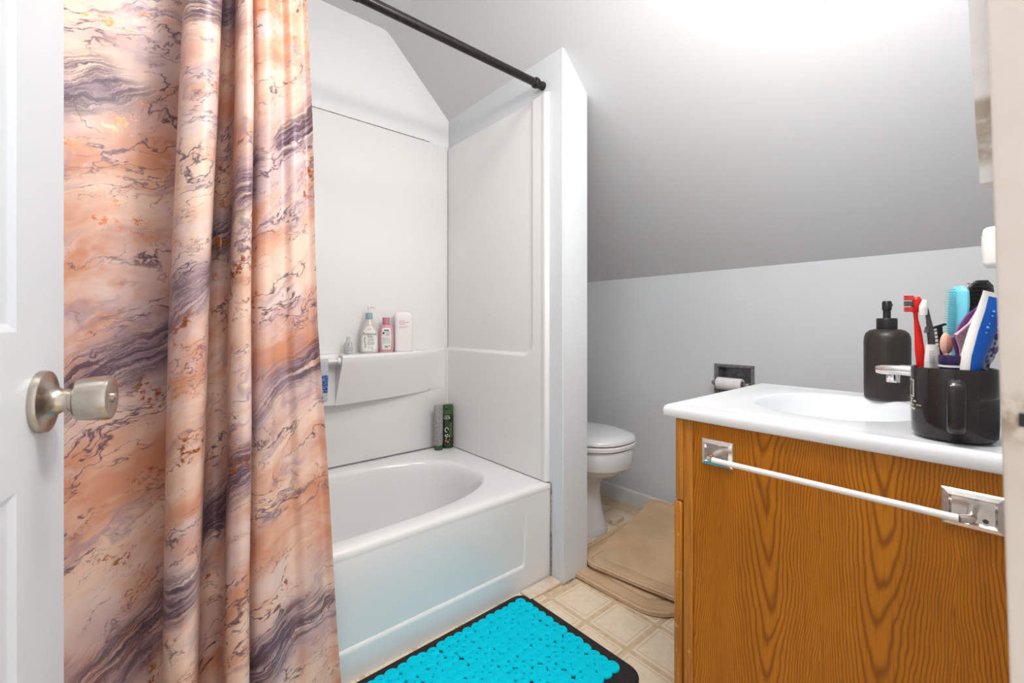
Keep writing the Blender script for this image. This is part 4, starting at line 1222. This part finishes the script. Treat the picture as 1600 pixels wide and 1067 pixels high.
# 9 toothpaste tube
D9 = .752
base = at(1512, 640, D9)
it = item('toothpaste_tube', 'white toothpaste tube with a broad blue panel leaning in the mug', 'tube', base)
axis_pts = [((1512, 622), .0120, .0105), ((1513, 590), .0145, .0105), ((1519, 560), .0180, .0100), ((1533, 520), .0210, .0080), ((1548, 488), .0240, .0050), ((1556, 466), .0245, .0022), ((1558, 459), .0245, .0016)]
rgs = []
AX = (at(1558, 459, D9)-at(1512, 640, D9)).normalized(); WD = (ER - AX*ER.dot(AX)).normalized(); TH = AX.cross(WD)
for (px_, py_), hw, ht in axis_pts:
    c_ = at(px_, py_, D9)-base
    rgs.append([c_+WD*hw*math.copysign(abs(cos(2*pi*k/28))**.8, cos(2*pi*k/28))+TH*ht*sin(2*pi*k/28) for k in range(28)])
bm = bmesh.new(); loft(bm, rgs); obj('body', bm, 'white_pl', it)
bm = bmesh.new(); rows = []
sgn = -1 if TH.dot(EF) > 0 else 1
for (px_, py_), hw, ht in axis_pts[1:-1]:
    c_ = at(px_, py_, D9)-base; row = []
    for i in range(9):
        s_ = -.62+1.55*i/8
        kk_ = max(0., 1-abs(min(1, s_))**2.5)
        row.append(bm.verts.new(c_+WD*hw*min(s_, .98)+TH*sgn*(ht*kk_**.5+.0008)))
    rows.append(row)
for a, b_ in zip(rows, rows[1:]):
    for i in range(8): bm.faces.new((a[i], a[i+1], b_[i+1], b_[i]))
bp = obj('blue_panel', bm, 'blue_pl', it)
bm = bmesh.new()
for px_, py_, r_ in ((1556-3, 487, .0022), (1551, 494, .0016), (1543, 512, .0028), (1540, 520, .0022), (1546, 506, .0014)):
    c_ = at(px_, py_, D9-.0075)-base
    bmesh.ops.create_icosphere(bm, subdivisions=2, radius=r_, matrix=Matrix.Translation(c_))
obj('print', bm, 'pale_blue', bp)
obj('cap', stick('h', 0, [at(1513.5, 645, D9), at(1514, 624, D9)], [.010, .0095], base), 'white_pl', it)
# 10 wrapped toothbrush
D10 = .756
base = at(1530, 630, .765)
it = item('wrapped_toothbrush', 'toothbrush in crinkled clear wrapping pressed against the mug rim', 'toothbrush', base)
obj('handle', stick('h', 0, [base, at(1539, 575, D10), at(1552, 530, D10), at(1562, 505, D10)], [.0035, .004, .004, .005], base), 'blue_pl', it)
ob_ = stick('h', 0, [at(1533, 615, .764), at(1540, 570, D10), at(1550, 545, D10), at(1559, 515, D10), at(1565, 500, D10)], [.0055, .0070, .0095, .0115, .0085], base, .7, 18, 10)
for v in ob_.verts: v.co += Vector((mnoise.noise(v.co*160), mnoise.noise(v.co*160+Vector((9, 0, 0))), mnoise.noise(v.co*160+Vector((0, 7, 0)))))*.0016
obj('wrapping', ob_, 'wrap', it)
obj('head', stick('h', 0, [at(1560, 514, D10-.008), at(1565, 500, D10-.008)], [.0055, .005], base), 'peach', it)

# ------------------------------------------------------------------ unseen light fittings above the frame: an added fill dome and the vanity bar
MT['glow'], t, b = mat('fill_dome_glow', (.9, .9, .88), .4)
b.inputs['Emission Color'].default_value = (1, .965, .93, 1); b.inputs['Emission Strength'].default_value = 1.5
cl = thing('added_fill_dome', 'added round frosted fill dome on the flat ceiling, out of view', 'lamp', (.38, .62, ZC))  # invented housing around the added fill lamp
obj('rim', lathe([(.001, -.001), (.155, -.001), (.155, -.022), (.148, -.026), (.001, -.026)], 40), 'trim', cl)
obj('shade', lathe([(.146, -.027), (.143, -.045), (.12, -.068), (.07, -.084), (.001, -.090)], 40, cap0=False), 'glow', cl)
vl = thing('vanity_light', 'two-bulb light bar on the wall above the vanity', 'lamp', (0.76, YD, 1.89))
obj('backplate', bx(-.20, .20, 0, .03, -.05, .05, .006), 'chrome', vl)
for sx_ in (-.10, .10):
    obj('socket', lathe([(.001, .028), (.022, .028), (.028, .04), (.030, .09), (.026, .098), (.001, .098)], 28, mtx=Matrix.Translation((sx_, 0, 0)) @ Matrix.Rotation(-pi/2, 4, 'X')), 'chrome', vl)
